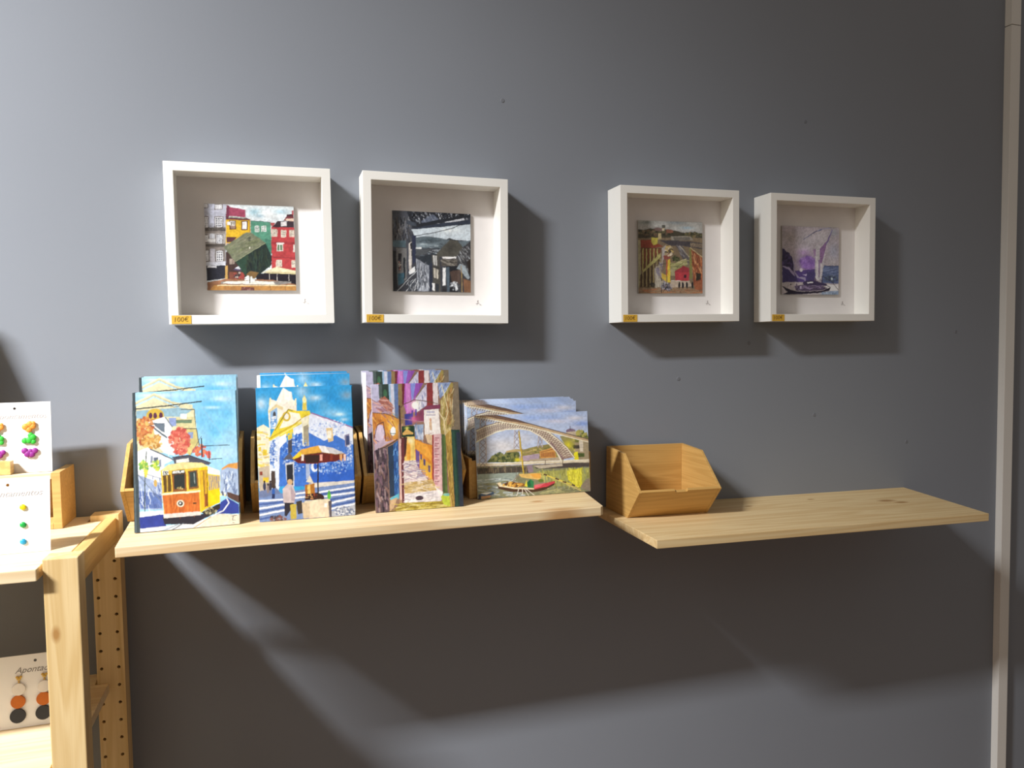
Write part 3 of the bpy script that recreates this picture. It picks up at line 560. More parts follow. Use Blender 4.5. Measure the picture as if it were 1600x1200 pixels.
def art_cube():
    A = Paint(140, 140, ((133, 62), (1205, 108), (1228, 1092), (175, 1088)), 5, warp=3, base='#d6e0e4')
    for q in (('#7fb2c4', 740, 170, 90, 50), ('#9cc4d4', 1050, 170, 110, 36), ('#e8ecec', 900, 200, 120, 60), ('#8fb8cc', 800, 220, 60, 24)): A.s_(*q)
    A.p('#b2b4c4', [125, 55, 400, 70, 400, 790, 160, 800]); A.p('#c4c8dc', [205, 60, 262, 62, 262, 300, 205, 300]); A.p('#8a8078', [140, 350, 395, 350, 395, 780, 150, 780]); A.p('#a8a29e', [150, 420, 390, 420, 390, 540, 150, 540]); A.p('#bcb8c0', [212, 600, 268, 600, 272, 750, 212, 750])
    for x0, y0, x1, y1 in ((135, 70, 180, 115), (272, 78, 352, 130), (145, 225, 185, 345), (275, 230, 360, 345), (150, 440, 190, 520), (285, 440, 358, 535), (155, 620, 195, 740), (285, 625, 365, 745)):
        A.r('#6a605e', x0 - 10, y0 - 10, x1 + 10, y1 + 8); A.win('#e6e6ea', '#5a5c66', x0, y0, x1, y1, 3, 4, 8)
    A.p('#5a524c', [140, 352, 395, 355, 395, 395, 140, 390]); A.dashes(['#3a3634', '#8a8480'], [140, 330, 390, 335, 390, 390, 140, 385], 30, 10, 30, 6, 90); A.p('#5a524c', [150, 548, 395, 545, 395, 580, 150, 575]); A.r('#e2e0de', 160, 488, 275, 520); A.r('#c6c8d0', 205, 425, 265, 480); A.p('#c8cad4', [165, 755, 395, 750, 395, 795, 165, 795])
    A.p('#2a2c38', [165, 800, 392, 795, 392, 950, 175, 975]); A.r('#d8d8dc', 180, 800, 290, 822)
    A.p('#e2b018', [398, 240, 690, 255, 690, 560, 400, 560]); A.p('#7a2f48', [405, 80, 440, 95, 440, 230, 400, 220]); A.p('#a03c58', [440, 105, 632, 145, 638, 235, 440, 215]); A.p('#4a2c34', [395, 222, 640, 238, 690, 258, 400, 245]); A.p('#8a9480', [430, 222, 640, 240, 640, 256, 430, 240]); A.p('#6a2c3c', [398, 235, 690, 252, 690, 270, 398, 258])
    A.r('#5a2c2c', 440, 268, 520, 376); A.win('#e8e2d6', '#8c8478', 452, 275, 508, 330, 2, 1, 6); A.r('#9a7a68', 452, 332, 508, 368); A.r('#e8e4dc', 415, 285, 450, 320); A.r('#5a2c2c', 582, 275, 660, 382); A.r('#eae6e2', 594, 285, 648, 370); A.l('#c08028', 12, [684, 260, 690, 480]); A.p('#5a3038', [410, 460, 530, 462, 480, 520, 410, 530]); A.p('#9a8aa8', [408, 535, 430, 535, 430, 640, 410, 640])
    A.p('#4f9478', [692, 275, 930, 292, 945, 660, 860, 700, 700, 520]); A.l('#3a6a5c', 8, [692, 275, 930, 292]); A.p('#3f7c66', [860, 480, 935, 500, 940, 660, 890, 640])
    for x0 in (742, 822): A.win('#e8ece4', '#5a7a70', x0, 335, x0 + 54, 405, 2, 3, 7)
    A.p('#b84a4c', [925, 295, 985, 298, 960, 340, 935, 340]); A.p('#3a2c34', [965, 330, 1010, 282, 1205, 280, 1210, 360, 940, 350]); A.p('#7a3038', [1080, 275, 1130, 210, 1200, 200, 1205, 285]); A.p('#4c2c34', [1120, 205, 1200, 195, 1200, 225, 1120, 230]); A.p('#e0c0a8', [1110, 255, 1200, 248, 1204, 280, 1112, 278]); A.r('#d0cccc', 1052, 290, 1118, 340); A.p('#b83a40', [1180, 160, 1200, 155, 1202, 210, 1184, 210])
    A.p('#c23a3e', [938, 350, 1215, 355, 1235, 860, 940, 850]); A.p('#a83036', [940, 525, 1215, 520, 1215, 555, 940, 550]); A.l('#8a2c34', 8, [940, 700, 1225, 715])
    for x0, y0, x1, y1 in ((945, 375, 1008, 460), (1052, 385, 1110, 468), (1150, 385, 1205, 465), (990, 735, 1060, 812), (1172, 738, 1228, 822)): A.win('#ece6d2', '#8a6a5c', x0, y0, x1, y1, 3, 4, 6)
    A.r('#e8e0dc', 995, 535, 1088, 550); A.win('#e4e0d8', '#5a7a54', 1000, 550, 1075, 632, 2, 1, 8); A.r('#e0d8d0', 1192, 555, 1215, 640)
    A.p('#4a3430', [400, 640, 640, 640, 640, 960, 395, 960]); A.p('#d0a050', [392, 800, 420, 800, 420, 955, 392, 955]); A.p('#8a4a38', [440, 870, 530, 870, 530, 955, 440, 955]); A.p('#5a4a6a', [480, 850, 540, 805, 600, 860]); A.p('#d8dce4', [500, 830, 545, 806, 580, 840]); A.win('#b8a898', '#6a4a40', 440, 720, 500, 780, 3, 3, 6); A.blot(['#b84a40', '#3a2c34', '#e0d0c0', '#7a5a4c'], 545, 915, 60, 40, 30, 7, 16); A.p('#a84038', [575, 880, 620, 880, 620, 955, 575, 955])
    A.p('#241f28', [740, 890, 1235, 880, 1235, 1025, 760, 965]); A.p('#e6dcb0', [820, 880, 1000, 812, 1225, 862, 1228, 895, 1000, 892]); A.p('#d0c08a', [820, 880, 1000, 870, 1226, 880, 1228, 900, 1000, 895])
    for x in (912, 1002, 1140): A.l('#c8c0b8', 6, [x, 895, x, 975])
    A.p('#a06a48', [180, 990, 380, 955, 940, 965, 1230, 1020, 1230, 1095, 175, 1095]); A.p('#8c8680', [340, 985, 640, 975, 1160, 985, 1170, 1005, 1000, 1025, 340, 1012]); A.p('#ece6d4', [400, 985, 660, 975, 960, 990, 980, 1020, 360, 1005]); A.p('#c0843e', [260, 1025, 1230, 1030, 1230, 1095, 200, 1095]); A.p('#b0763a', [380, 1035, 560, 1035, 560, 1092, 380, 1092]); A.r('#7a4438', 580, 1050, 735, 1092); A.dashes(['#c8988c', '#5a2c2c'], [585, 1055, 730, 1055, 730, 1090, 585, 1090], 16, 10, 24, 6, 90); A.l('#6a4424', 6, [920, 1035, 922, 1095]); A.l('#6a4424', 6, [1098, 1035, 1100, 1095]); A.l('#f0dca8', 8, [300, 1028, 1230, 1032])
    A.p('#767c60', [372, 580, 640, 408, 700, 415, 868, 535, 510, 752]); A.dashes(['#8a8c6c', '#62684c', '#7a8458', '#8e8a70'], [440, 560, 660, 430, 830, 530, 520, 720], 60, 40, 110, 14, -28, 0.6); A.blot(['#4a5040'], 680, 490, 18, 26, 10, 6, 12); A.e('#f0f0d8', 684, 590, 8, 10)
    A.p('#23322f', [510, 752, 868, 535, 940, 690, 938, 790, 735, 950, 640, 930]); A.p('#2c4a3a', [520, 760, 660, 670, 650, 930, 620, 910]); A.dashes(['#35513f', '#1c2228', '#2f3f2c', '#3c4630'], [560, 760, 860, 580, 920, 780, 660, 910], 50, 50, 120, 14, 80, 0.6); A.p('#8a6434', [640, 900, 690, 865, 790, 880, 735, 952, 660, 945], 0.9); A.l('#9aa078', 6, [510, 752, 868, 535]); A.blot(['#f4f4ec', '#dfe6e0'], 650, 960, 24, 36, 16, 8, 16); A.blot(['#f4f4ec', '#dfe6e0'], 712, 960, 22, 34, 16, 8, 16); A.l('#1c2024', 8, [682, 930, 684, 1000])
    return A


def art_street():
    A = Paint(140, 140, ((98, 85), (910, 128), (912, 938), (105, 922)), 6, warp=3, base='#3a3c44')
    A.p('#b9c6cf', [300, 285, 910, 235, 915, 405, 760, 395, 690, 385, 340, 380]); A.s_('#d3dce0', 700, 300, 160, 40, 0.8)
    A.p('#5a6870', [340, 365, 480, 355, 640, 385, 760, 410, 915, 400, 915, 470, 340, 480]); A.s_('#3c4a52', 480, 400, 100, 30, 0.9); A.p('#74848c', [345, 430, 560, 430, 620, 455, 350, 470]); A.dashes(['#a8b4ba', '#3c464e', '#5c6a74'], [345, 400, 640, 400, 600, 540, 350, 560], 50, 20, 60, 8, 5); A.r('#d0d4d4', 345, 470, 400, 486); A.p('#4a4e52', [340, 490, 520, 490, 440, 540, 350, 560])
    A.p('#2a2e38', [98, 85, 912, 128, 912, 170, 600, 215, 320, 275, 98, 240]); A.dashes(['#a8aeb8', '#15171c', '#7c8490', '#d0d4da', '#1a1c22'], [250, 90, 900, 125, 880, 170, 320, 240], 110, 26, 70, 7, 60); A.dashes(['#14161c', '#0f1014'], [250, 90, 880, 125, 860, 170, 320, 240], 50, 40, 90, 9, 125); A.p('#6c7890', [400, 200, 520, 130, 590, 190, 560, 215, 410, 250], 0.7); A.p('#22262e', [320, 240, 600, 180, 910, 135, 910, 165, 620, 215, 320, 275]); A.p('#b8bcc4', [640, 210, 840, 172, 850, 190, 660, 226]); A.p('#2c3444', [330, 270, 620, 220, 910, 190, 912, 235, 560, 265, 310, 285])
    A.l('#2a2e34', 7, [170, 362, 340, 352, 560, 315, 720, 275, 820, 235])
    A.p('#4a4e58', [98, 85, 250, 90, 300, 230, 300, 420, 270, 780, 105, 925]); A.dashes(['#2a2c34', '#8a8a8c', '#5c5650', '#1f2128', '#767c88'], [105, 190, 290, 200, 290, 400, 110, 400], 80, 40, 110, 9, 88); A.p('#56707c', [105, 400, 240, 400, 240, 470, 105, 460]); A.p('#3c4450', [250, 185, 350, 225, 350, 260, 255, 230]); A.p('#787878', [140, 470, 250, 480, 250, 800, 150, 860]); A.p('#2c2c34', [160, 530, 195, 530, 192, 700, 165, 720]); A.blot(['#a85a4c', '#d8d0c0', '#4a4a54'], 176, 640, 14, 60, 24, 5, 9); A.p('#1f2830', [215, 575, 235, 575, 232, 790, 215, 800]); A.p('#3a6478', [155, 740, 220, 730, 220, 830, 160, 860]); A.p('#2a2c30', [105, 500, 140, 510, 155, 890, 110, 920]); A.p('#c8c0b8', [268, 430, 300, 410, 300, 700, 275, 740]); A.p('#1c2028', [285, 430, 300, 420, 300, 490, 288, 490]); A.p('#2a3048', [305, 345, 345, 350, 340, 620, 312, 640]); A.p('#e0e4e8', [310, 680, 335, 665, 332, 720, 280, 750, 268, 720])
    A.p('#2b323a', [350, 580, 520, 530, 560, 540, 510, 640, 480, 660]); A.p('#8f95a0', [345, 585, 480, 660, 478, 920, 360, 920]); A.dashes(['#c8ccd4', '#4c525c', '#6a6e78', '#2c3038'], [360, 610, 475, 670, 475, 910, 365, 900], 60, 26, 70, 9, 85); A.p('#2a3040', [478, 650, 512, 620, 520, 920, 482, 925])
    A.p('#4a4844', [510, 545, 590, 555, 600, 935, 520, 930]); A.p('#b8b8b4', [522, 550, 560, 560, 562, 660, 525, 650]); A.l('#3a3a3c', 6, [540, 555, 545, 660]); A.p('#c0b8a8', [525, 680, 575, 700, 575, 800, 528, 780]); A.l('#2c2c30', 7, [550, 690, 552, 790]); A.l('#2a2c30', 7, [515, 670, 600, 690]); A.p('#e6e6e6', [512, 840, 535, 840, 538, 915, 515, 910]); A.p('#2c3038', [545, 840, 580, 850, 580, 930, 550, 930])
    A.p('#4e4c44', [550, 545, 690, 395, 770, 400, 830, 470, 790, 560, 610, 570]); A.s_('#3a3834', 700, 470, 70, 60, 0.7); A.p('#1c2028', [670, 380, 690, 375, 760, 402, 745, 408]); A.p('#e2dedb', [615, 568, 760, 565, 755, 585, 625, 588]); A.p('#5c5650', [610, 590, 770, 590, 770, 660, 610, 665]); A.dashes(['#8a8478', '#3a3632'], [615, 595, 765, 595, 765, 655, 615, 660], 30, 20, 50, 8, 20); A.p('#dcdcdc', [618, 680, 652, 680, 650, 860, 620, 865]); A.p('#1f2026', [655, 665, 770, 660, 770, 935, 690, 935]); A.p('#4a5a68', [655, 680, 690, 675, 690, 930, 665, 930]); A.p('#2c2c30', [610, 870, 650, 870, 660, 935, 615, 935])
    A.p('#3c3c40', [770, 560, 830, 470, 912, 405, 912, 938, 770, 938]); A.dashes(['#8a8c90', '#1f2024', '#5c5a58', '#a8aeb4', '#2c2c30'], [790, 530, 905, 430, 905, 700, 780, 720], 90, 20, 60, 8, 60); A.p('#8c98a0', [760, 690, 800, 640, 850, 660, 900, 780, 880, 800, 840, 760, 800, 700]); A.p('#7a5238', [830, 790, 912, 820, 912, 938, 840, 938]); A.p('#2c2420', [870, 620, 912, 580, 912, 760, 885, 720]); A.l('#a8864c', 7, [812, 660, 818, 935]); A.p('#6a4c3c', [690, 720, 800, 700, 800, 850, 720, 840], 0.6); A.blot(['#d8dce0', '#4a4a50', '#9aa0a8'], 740, 870, 50, 40, 40, 6, 14)
    A.l('#a8acb0', 8, [150, 920, 345, 715]); A.l('#b8bcc0', 8, [240, 925, 335, 800]); A.l('#9098a0', 6, [255, 830, 300, 910]); A.dashes(['#c0c4c8', '#4a525c'], [250, 820, 370, 800, 380, 915, 250, 915], 26, 20, 60, 7, 110)
    return A


def art_rooftops():
    A = Paint(140, 140, ((80, 88), (893, 105), (893, 1010), (90, 1022)), 7, warp=4, base='#6a5a44')
    A.p('#8a8a86', [75, 85, 895, 100, 895, 250, 75, 230]); 
    for q in (('#a8acac', 700, 200, 160, 40), ('#6f7a80', 560, 120, 160, 20), ('#7a98aa', 700, 180, 90, 20), ('#9a9c98', 300, 150, 140, 30), ('#66706c', 180, 120, 80, 24)): A.s_(*q)
    A.p('#3a362a', [78, 200, 150, 215, 220, 195, 300, 200, 400, 205, 540, 215, 640, 240, 895, 245, 895, 310, 640, 300, 78, 320]); A.blot(['#4c4a30', '#2a2a20', '#6a5a40', '#5a4434'], 300, 245, 220, 40, 90, 8, 20); A.blot(['#4a4a30', '#2f3020', '#6a5c3c'], 760, 270, 120, 30, 60, 8, 18); A.p('#6a5450', [295, 180, 385, 185, 385, 225, 295, 225]); A.r('#4a4a44', 385, 150, 425, 190); A.r('#a89a80', 385, 190, 420, 220); A.p('#7a4a38', [440, 205, 520, 210, 525, 245, 440, 245]); A.p('#7a7468', [500, 290, 740, 285, 780, 340, 500, 345]); A.p('#5c5850', [530, 300, 730, 298, 740, 340, 540, 345]); A.p('#9a8a60', [335, 255, 378, 255, 380, 330, 340, 330])
    A.p('#3c383c', [350, 340, 700, 350, 895, 370, 895, 450, 640, 410, 480, 410]); A.p('#56504c', [560, 410, 640, 410, 735, 560, 720, 660, 660, 600]); A.dashes(['#6c6a70', '#403c40'], [570, 420, 640, 420, 720, 600, 660, 600], 40, 30, 70, 10, 55); A.p('#6a5c4c', [740, 370, 895, 380, 895, 430, 740, 420]); A.dashes(['#8a7a60', '#4a4038'], [740, 375, 895, 385, 895, 425, 740, 415], 26, 14, 30, 7, 90); A.l('#a89c80', 6, [610, 410, 735, 560])
    A.p('#7a3424', [110, 345, 250, 340, 400, 420, 300, 440, 120, 440]); A.p('#a89c38', [250, 310, 335, 310, 330, 390, 280, 405, 255, 370]); A.p('#8a8460', [80, 340, 112, 345, 130, 1010, 90, 1010]); A.p('#5c3a28', [120, 440, 380, 440, 360, 540, 130, 740]); 
    for i in range(5): A.p('#a09a54', [140 + i * 46, 450, 152 + i * 46, 450, 150 + i * 46, 720 - i * 40, 140 + i * 46, 730 - i * 40]); A.p('#6c3a24', [158 + i * 46, 460, 180 + i * 46, 460, 178 + i * 46, 600 - i * 25, 160 + i * 46, 610 - i * 25])
    A.p('#928c50', [140, 730, 370, 500, 370, 560, 150, 800]); A.p('#5a4a30', [110, 790, 370, 560, 380, 1000, 100, 1010]); 
    for i in range(6): A.p('#3a2a1c', [120 + i * 44, 780 - i * 36, 140 + i * 44, 765 - i * 36, 140 + i * 44, 930, 122 + i * 44, 940]); A.p('#8a7c50', [142 + i * 44, 760 - i * 36, 152 + i * 44, 752 - i * 36, 152 + i * 44, 930, 144 + i * 44, 935])
    A.p('#8c8684', [385, 440, 430, 405, 440, 560, 390, 600]); A.p('#7c3c34', [400, 540, 480, 510, 490, 570, 410, 590]); A.blot(['#b8a890', '#3a3024', '#8a7a58', '#a8904c'], 470, 480, 50, 70, 50, 8, 16); A.p('#8a8274', [290, 700, 380, 620, 380, 960, 300, 960]); A.dashes(['#5a5478', '#a8a090', '#6a5c4c'], [300, 660, 430, 600, 430, 900, 310, 920], 46, 30, 90, 9, 80); A.p('#a88c2c', [380, 760, 440, 780, 440, 870, 385, 820]); A.p('#c0a428', [455, 590, 490, 580, 490, 870, 455, 880]); A.p('#9a4a34', [435, 590, 458, 590, 455, 800, 438, 800]); A.p('#7c7a4c', [490, 640, 700, 590, 700, 650, 560, 730, 495, 700]); A.dashes(['#9a9858', '#5a5a38', '#a8a070'], [495, 600, 690, 580, 680, 650, 500, 720], 40, 30, 80, 9, -12); A.blot(['#2f3420', '#4a5030'], 565, 570, 46, 30, 26, 8, 16); A.p('#8a8460', [490, 690, 550, 700, 550, 790, 495, 790])
    A.p('#a02c34', [545, 730, 660, 660, 725, 690, 725, 850, 550, 850]); A.p('#8a2830', [545, 730, 660, 660, 725, 690, 725, 740, 545, 745]); A.r('#3a1c24', 660, 775, 690, 815); A.p('#6a6a34', [725, 440, 760, 450, 760, 820, 735, 820]); A.p('#7a3c24', [745, 450, 895, 560, 895, 1000, 780, 900, 760, 600]); A.dashes(['#a05a30', '#5a2c1c', '#8c4a2c', '#b88a5c'], [760, 500, 890, 580, 890, 840, 770, 780], 60, 40, 110, 11, 75); A.p('#2c241c', [810, 740, 870, 760, 870, 830, 810, 850]); A.p('#8a4a2c', [800, 860, 895, 850, 895, 1005, 790, 960]); A.l('#b8a070', 7, [740, 430, 895, 555])
    A.p('#9a8a78', [490, 855, 730, 850, 760, 920, 480, 940]); A.p('#7a6248', [90, 950, 300, 940, 700, 930, 893, 1000, 893, 1015, 90, 1025]); A.dashes(['#a05a34', '#8a7458', '#6a4a34'], [110, 960, 880, 960, 880, 1005, 110, 1015], 60, 40, 110, 9, 0); A.blot(['#2a2a34', '#5c5668', '#8a8890'], 440, 930, 70, 50, 80, 6, 12); 
    for x in (600, 645, 695, 765): A.e('#1c1a20', x, 905, 13, 42)
    A.blot(['#241e1c', '#3a342c'], 265, 905, 30, 30, 20, 8, 16); A.l('#1f1a1a', 7, [380, 820, 382, 1010]); A.l('#1f1a1a', 6, [400, 900, 460, 1000]); A.l('#1f1a1a', 6, [460, 900, 400, 1000])
    A.l('#3a302c', 5, [310, 660, 430, 640]); A.l('#d8d0b8', 6, [500, 850, 610, 850])
    return A


def art_boat():
    A = Paint(140, 140, ((110, 108), (872, 130), (872, 1045), (95, 1050)), 8, warp=4, base='#80787e')
    for q in (('#8e8a92', 500, 300, 220, 120), ('#77706e', 220, 260, 140, 90), ('#98949a', 640, 250, 120, 100), ('#7a7e90', 800, 450, 90, 140), ('#918d92', 780, 600, 90, 60), ('#a098a8', 430, 420, 110, 60), ('#707680', 800, 200, 70, 60)): A.s_(*q)
    A.s_('#5e4680', 440, 600, 150, 110, 1.0); A.s_('#6c4a8c', 480, 640, 110, 90, 1.0); A.s_('#8a6a9c', 400, 470, 100, 50, 0.7); A.blot(['#5a3c80', '#6a4a90', '#7a5a9c'], 450, 610, 100, 90, 90, 10, 28, 0.5)
    A.p('#241c3c', [110, 410, 140, 420, 180, 480, 235, 520, 260, 600, 262, 860, 105, 880]); A.blot(['#1c1630', '#3a2c58', '#2c2448'], 170, 600, 70, 120, 70, 10, 24); A.p('#3c2c64', [260, 720, 560, 690, 560, 870, 120, 875, 120, 700]); A.p('#2c2450', [110, 690, 200, 700, 290, 780, 330, 870, 105, 875]); A.p('#7a7090', [110, 650, 200, 670, 260, 740, 280, 800, 240, 760, 190, 700, 110, 665]); A.p('#726a86', [258, 590, 272, 590, 285, 740, 330, 800, 420, 810, 425, 870, 400, 840, 310, 810, 265, 750]); A.e('#a89cb0', 360, 705, 20, 24); A.p('#847a98', [380, 770, 430, 760, 465, 730, 430, 790]); A.p('#332a58', [440, 740, 560, 720, 560, 860, 430, 880])
    A.p('#3d4a6c', [650, 640, 760, 645, 872, 650, 872, 890, 640, 880]); A.dashes(['#4c5a7c', '#2f3a5a', '#5c6888'], [655, 660, 868, 665, 868, 870, 650, 870], 50, 40, 120, 9, 2); A.l('#2c3450', 8, [650, 640, 720, 650, 872, 645]); A.blot(['#2a3048', '#3a4858'], 780, 820, 90, 40, 40, 8, 20); A.e('#8a96a0', 778, 820, 13, 16)
    A.p('#8e8a90', [560, 370, 640, 360, 790, 140, 700, 420, 640, 820, 600, 850, 560, 830, 550, 700]); A.p('#6a4c74', [612, 420, 680, 340, 720, 300, 690, 430, 655, 560, 640, 620, 615, 600]); A.p('#584070', [700, 330, 745, 230, 780, 150, 770, 210, 720, 340]); A.p('#745a7c', [525, 430, 560, 420, 565, 510, 540, 510]); A.p('#6e5c7c', [596, 560, 620, 560, 612, 800, 596, 800]); A.p('#9a969a', [565, 520, 598, 520, 594, 790, 570, 800]); A.l('#a09ca0', 14, [560, 800, 590, 838, 622, 820, 640, 640]); A.p('#4a3c50', [540, 800, 570, 840, 560, 870, 540, 860])
    A.l('#4a4e6c', 9, [395, 290, 520, 210, 570, 185, 640, 165]); A.l('#5c6080', 8, [565, 185, 640, 155, 760, 135]); A.l('#3c3a58', 12, [520, 212, 575, 180]); A.l('#54507a', 9, [780, 165, 735, 290, 700, 360])
    A.p('#8c8486', [100, 880, 380, 875, 400, 920, 640, 900, 872, 895, 872, 1045, 95, 1050]); A.p('#a8a4a4', [690, 905, 872, 900, 872, 985, 700, 990]); A.p('#5e7088', [640, 1010, 872, 985, 872, 1040, 640, 1045]); A.dashes(['#48586e', '#8a98a8', '#6a7a90'], [640, 1000, 868, 985, 868, 1040, 640, 1042], 36, 30, 80, 7, 0)
    A.p('#181224', [100, 925, 150, 950, 220, 980, 300, 1000, 480, 1002, 640, 990, 730, 950, 760, 945, 740, 985, 600, 1020, 300, 1045, 100, 1048, 180, 1010, 140, 980]); A.p('#3c3048', [270, 930, 400, 905, 640, 920, 720, 950, 640, 985, 460, 998, 290, 990]); A.dashes(['#5a4a6c', '#241c30', '#7a6c88'], [280, 930, 640, 915, 700, 960, 300, 990], 50, 30, 80, 8, 0); A.p('#2c2240', [380, 885, 430, 850, 540, 850, 700, 890, 720, 920, 400, 915]); A.p('#b8b4bc', [445, 872, 520, 868, 525, 885, 450, 890]); A.e('#8a8098', 355, 945, 16, 20); A.e('#221830', 222, 905, 10, 12); A.e('#4a3c58', 300, 910, 9, 22); A.p('#2a2440', [640, 790, 652, 790, 655, 910, 644, 910]); A.l('#262038', 8, [650, 780, 720, 830, 800, 880]); A.l('#3a3440', 8, [800, 890, 868, 975]); A.l('#2c2438', 8, [700, 910, 760, 945])
    return A


def print_mesh(name, col, Wm, Hm, t, edge=(0.8, 0.8, 0.79)):
    """a board Wm x Hm x t whose front (towards -y) carries the colour grid; origin at the bottom left front corner"""
    H, W, _ = col.shape
    xs = np.linspace(0, Wm, W); zs = np.linspace(Hm, 0, H)
    V = np.zeros((H, W, 3)); V[..., 0] = xs[None]; V[..., 2] = zs[:, None]
    V = V.reshape(-1, 3)
    i = np.arange(H * W).reshape(H, W)
    q = np.stack([i[1:, :-1], i[1:, 1:], i[:-1, 1:], i[:-1, :-1]], -1).reshape(-1, 4)
    n = len(V)
    B = np.array([(0, 0, 0), (Wm, 0, 0), (Wm, 0, Hm), (0, 0, Hm), (0, t, 0), (Wm, t, 0), (Wm, t, Hm), (0, t, Hm)], float)
    Q = np.array([(4, 7, 6, 5), (0, 4, 5, 1), (1, 5, 6, 2), (2, 6, 7, 3), (3, 7, 4, 0)]) + n
    V = np.concatenate([V, B]); q = np.concatenate([q, Q])
    me = bpy.data.meshes.new(name)
    me.vertices.add(len(V)); me.vertices.foreach_set('co', V.ravel())
    me.loops.add(q.size); me.loops.foreach_set('vertex_index', q.ravel().astype(np.int32))
    me.polygons.add(len(q)); me.polygons.foreach_set('loop_start', (np.arange(len(q)) * 4).astype(np.int32))
    me.update(calc_edges=True)
    c = np.ones((len(V), 4)); c[:n, :3] = col.reshape(-1, 3); c[n:, :3] = edge
    a = me.color_attributes.new('print_colour', 'FLOAT_COLOR', 'POINT')
    a.data.foreach_set('color', c.ravel())
    me.materials.append(M['print'])
    me.validate()
    return me


def text_obj(name, body, size, mat, parent, loc, shear=0.25, rz=0.0, depth=0.00012):
    cu = bpy.data.curves.new(name, 'FONT')
    cu.body = body; cu.size = size; cu.shear = shear; cu.extrude = depth; cu.resolution_u = 3
    tmp = bpy.data.objects.new('tmp', cu)
    COL.objects.link(tmp)
    bpy.context.view_layer.update()
    me = bpy.data.meshes.new_from_object(tmp.evaluated_get(bpy.context.evaluated_depsgraph_get()))
    bpy.data.objects.remove(tmp)
    me.transform(Matrix.Translation(loc) @ Matrix.Rotation(math.pi / 2, 4, 'X') @ Matrix.Rotation(rz, 4, 'Z'))
    me.name = name
    me.materials.clear()
    return link(name, me, mat, parent)


GAIN = (1.0, 1.15, 1.7, 2.3)
HOLES = ((0.3196, 0.378), (0.915, 0.3851), (0.9394, -0.1711), (1.1621, -0.235), (1.2844, -0.0137), (0.793, -0.0305), (0.6453, -0.0934))
SAT = 0.82


# ------------------------------------------------------------------ the setting
wall = box('wall_back', (-3.2, 0.0, -OZ), (3.4, 0.12, 2.0), M['wall'])
tag(wall, kind='structure')
for (hx_, hz_) in HOLES:
    bm = bmesh.new()
    bmesh.ops.create_cone(bm, cap_ends=True, segments=14, radius1=0.0036, radius2=0.003, depth=0.0006)
    me = finish(bm, 'filled_hole')
    me.transform(Matrix.Translation((hx_, -0.0003, hz_)) @ Matrix.Rotation(math.pi / 2, 4, 'X'))
    link('filled_hole', me, M['hole'], wall)
fl = box('floor', (-3.2, -4.0, -OZ - 0.1), (3.4, 0.0, -OZ), M['floor'])
tag(fl, kind='structure')
tr = empty('trim_1', (1.4, 0, -OZ))
tag(tr, kind='structure')
U = [(0, 0), (0.025, 0), (0.025, -0.0158), (0, -0.0158)]
prism('trunking_cover', U, 2, 0.0, 2.133, M['pvc'], tr, 0.0008)
prism('trunking_cover', U, 2, 2.1345, 3.5, M['pvc'], tr, 0.0008)


# ------------------------------------------------------------------ framed pictures
S = 0.23
OPEN = 0.204
FD = 0.0511


def frame_mesh():
    bm = bmesh.new()
    o, i = S / 2, OPEN / 2
    L = []
    for (h, y) in ((o, -0.0006), (o, -FD), (i, -FD), (i, -0.0006)):
        L.append([bm.verts.new((sx * h, y, sz * h)) for sx, sz in ((-1, -1), (1, -1), (1, 1), (-1, 1))])
    for a in range(4):
        for k in range(4):
            bm.faces.new((L[a][k], L[a][(k + 1) % 4], L[(a + 1) % 4][(k + 1) % 4], L[(a + 1) % 4][k]))
    return finish(bm, 'frame', 0.0006, 2)


FM = frame_mesh()
PW = 0.127


def squiggle(name, mat, parent, x, y, z, sc, pts):
    cu = bpy.data.curves.new(name, 'CURVE')
    cu.dimensions = '3D'
    cu.bevel_depth = 0.00028
    cu.bevel_resolution = 0
    for st in pts:
        sp = cu.splines.new('POLY')
        sp.points.add(len(st) - 1)
        for k, (a, b) in enumerate(st):
            sp.points[k].co = (x + a * sc, y, z + b * sc, 1)
    tmp = bpy.data.objects.new('tmp', cu)
    COL.objects.link(tmp)
    bpy.context.view_layer.update()
    me = bpy.data.meshes.new_from_object(tmp.evaluated_get(bpy.context.evaluated_depsgraph_get()))
    bpy.data.objects.remove(tmp)
    me.name = name
    return link(name, me, mat, parent)


SIG = [[(0, 4), (1.2, 5.5), (0.6, 3), (-0.2, 0)], [(-1.5, 1.5), (2, 2.4), (3.2, 0.2), (4.2, 0.8), (5.2, -0.6)]]


def make_frame(x, z, roll, art, gain, label, sticker_dx):
    t = empty('framed_picture', (x, 0, z), (0, -roll, 0))
    tag(t, label, 'picture frame', 'white box frames in a row on the wall')
    link('frame', FM, M['lacquer'], t)
    h = OPEN / 2
    box('mount', (-h, -0.0125, -h), (h, -0.0006, h), M['mat_board'], t)
    me = print_mesh('picture_print', art.result(0.09, gain, SAT), PW, PW, 0.004, (0.55, 0.52, 0.48))
    o = link('picture_print', me, None, t)
    o.location = (-PW / 2 - 0.002, -0.0168, -PW / 2 - 0.0005)
    squiggle('signature', M['pencil'], t, 0.073, -0.0128, -0.084, 0.0014, SIG)
    st = box('price_sticker', (-S / 2 + 0.0035 + sticker_dx, -FD - 0.0005, -S / 2 + 0.0006), (-S / 2 + 0.0295 + sticker_dx, -FD - 0.00005, -S / 2 + 0.0126), M['sticker'], t)
    st['label'] = 'yellow price sticker with handwritten price'
    text_obj('price_lettering', '100€', 0.0095, M['ink'], st, (-S / 2 + 0.0055 + sticker_dx, -FD - 0.0006, -S / 2 + 0.0034), 0.12, 0.03)
    return t


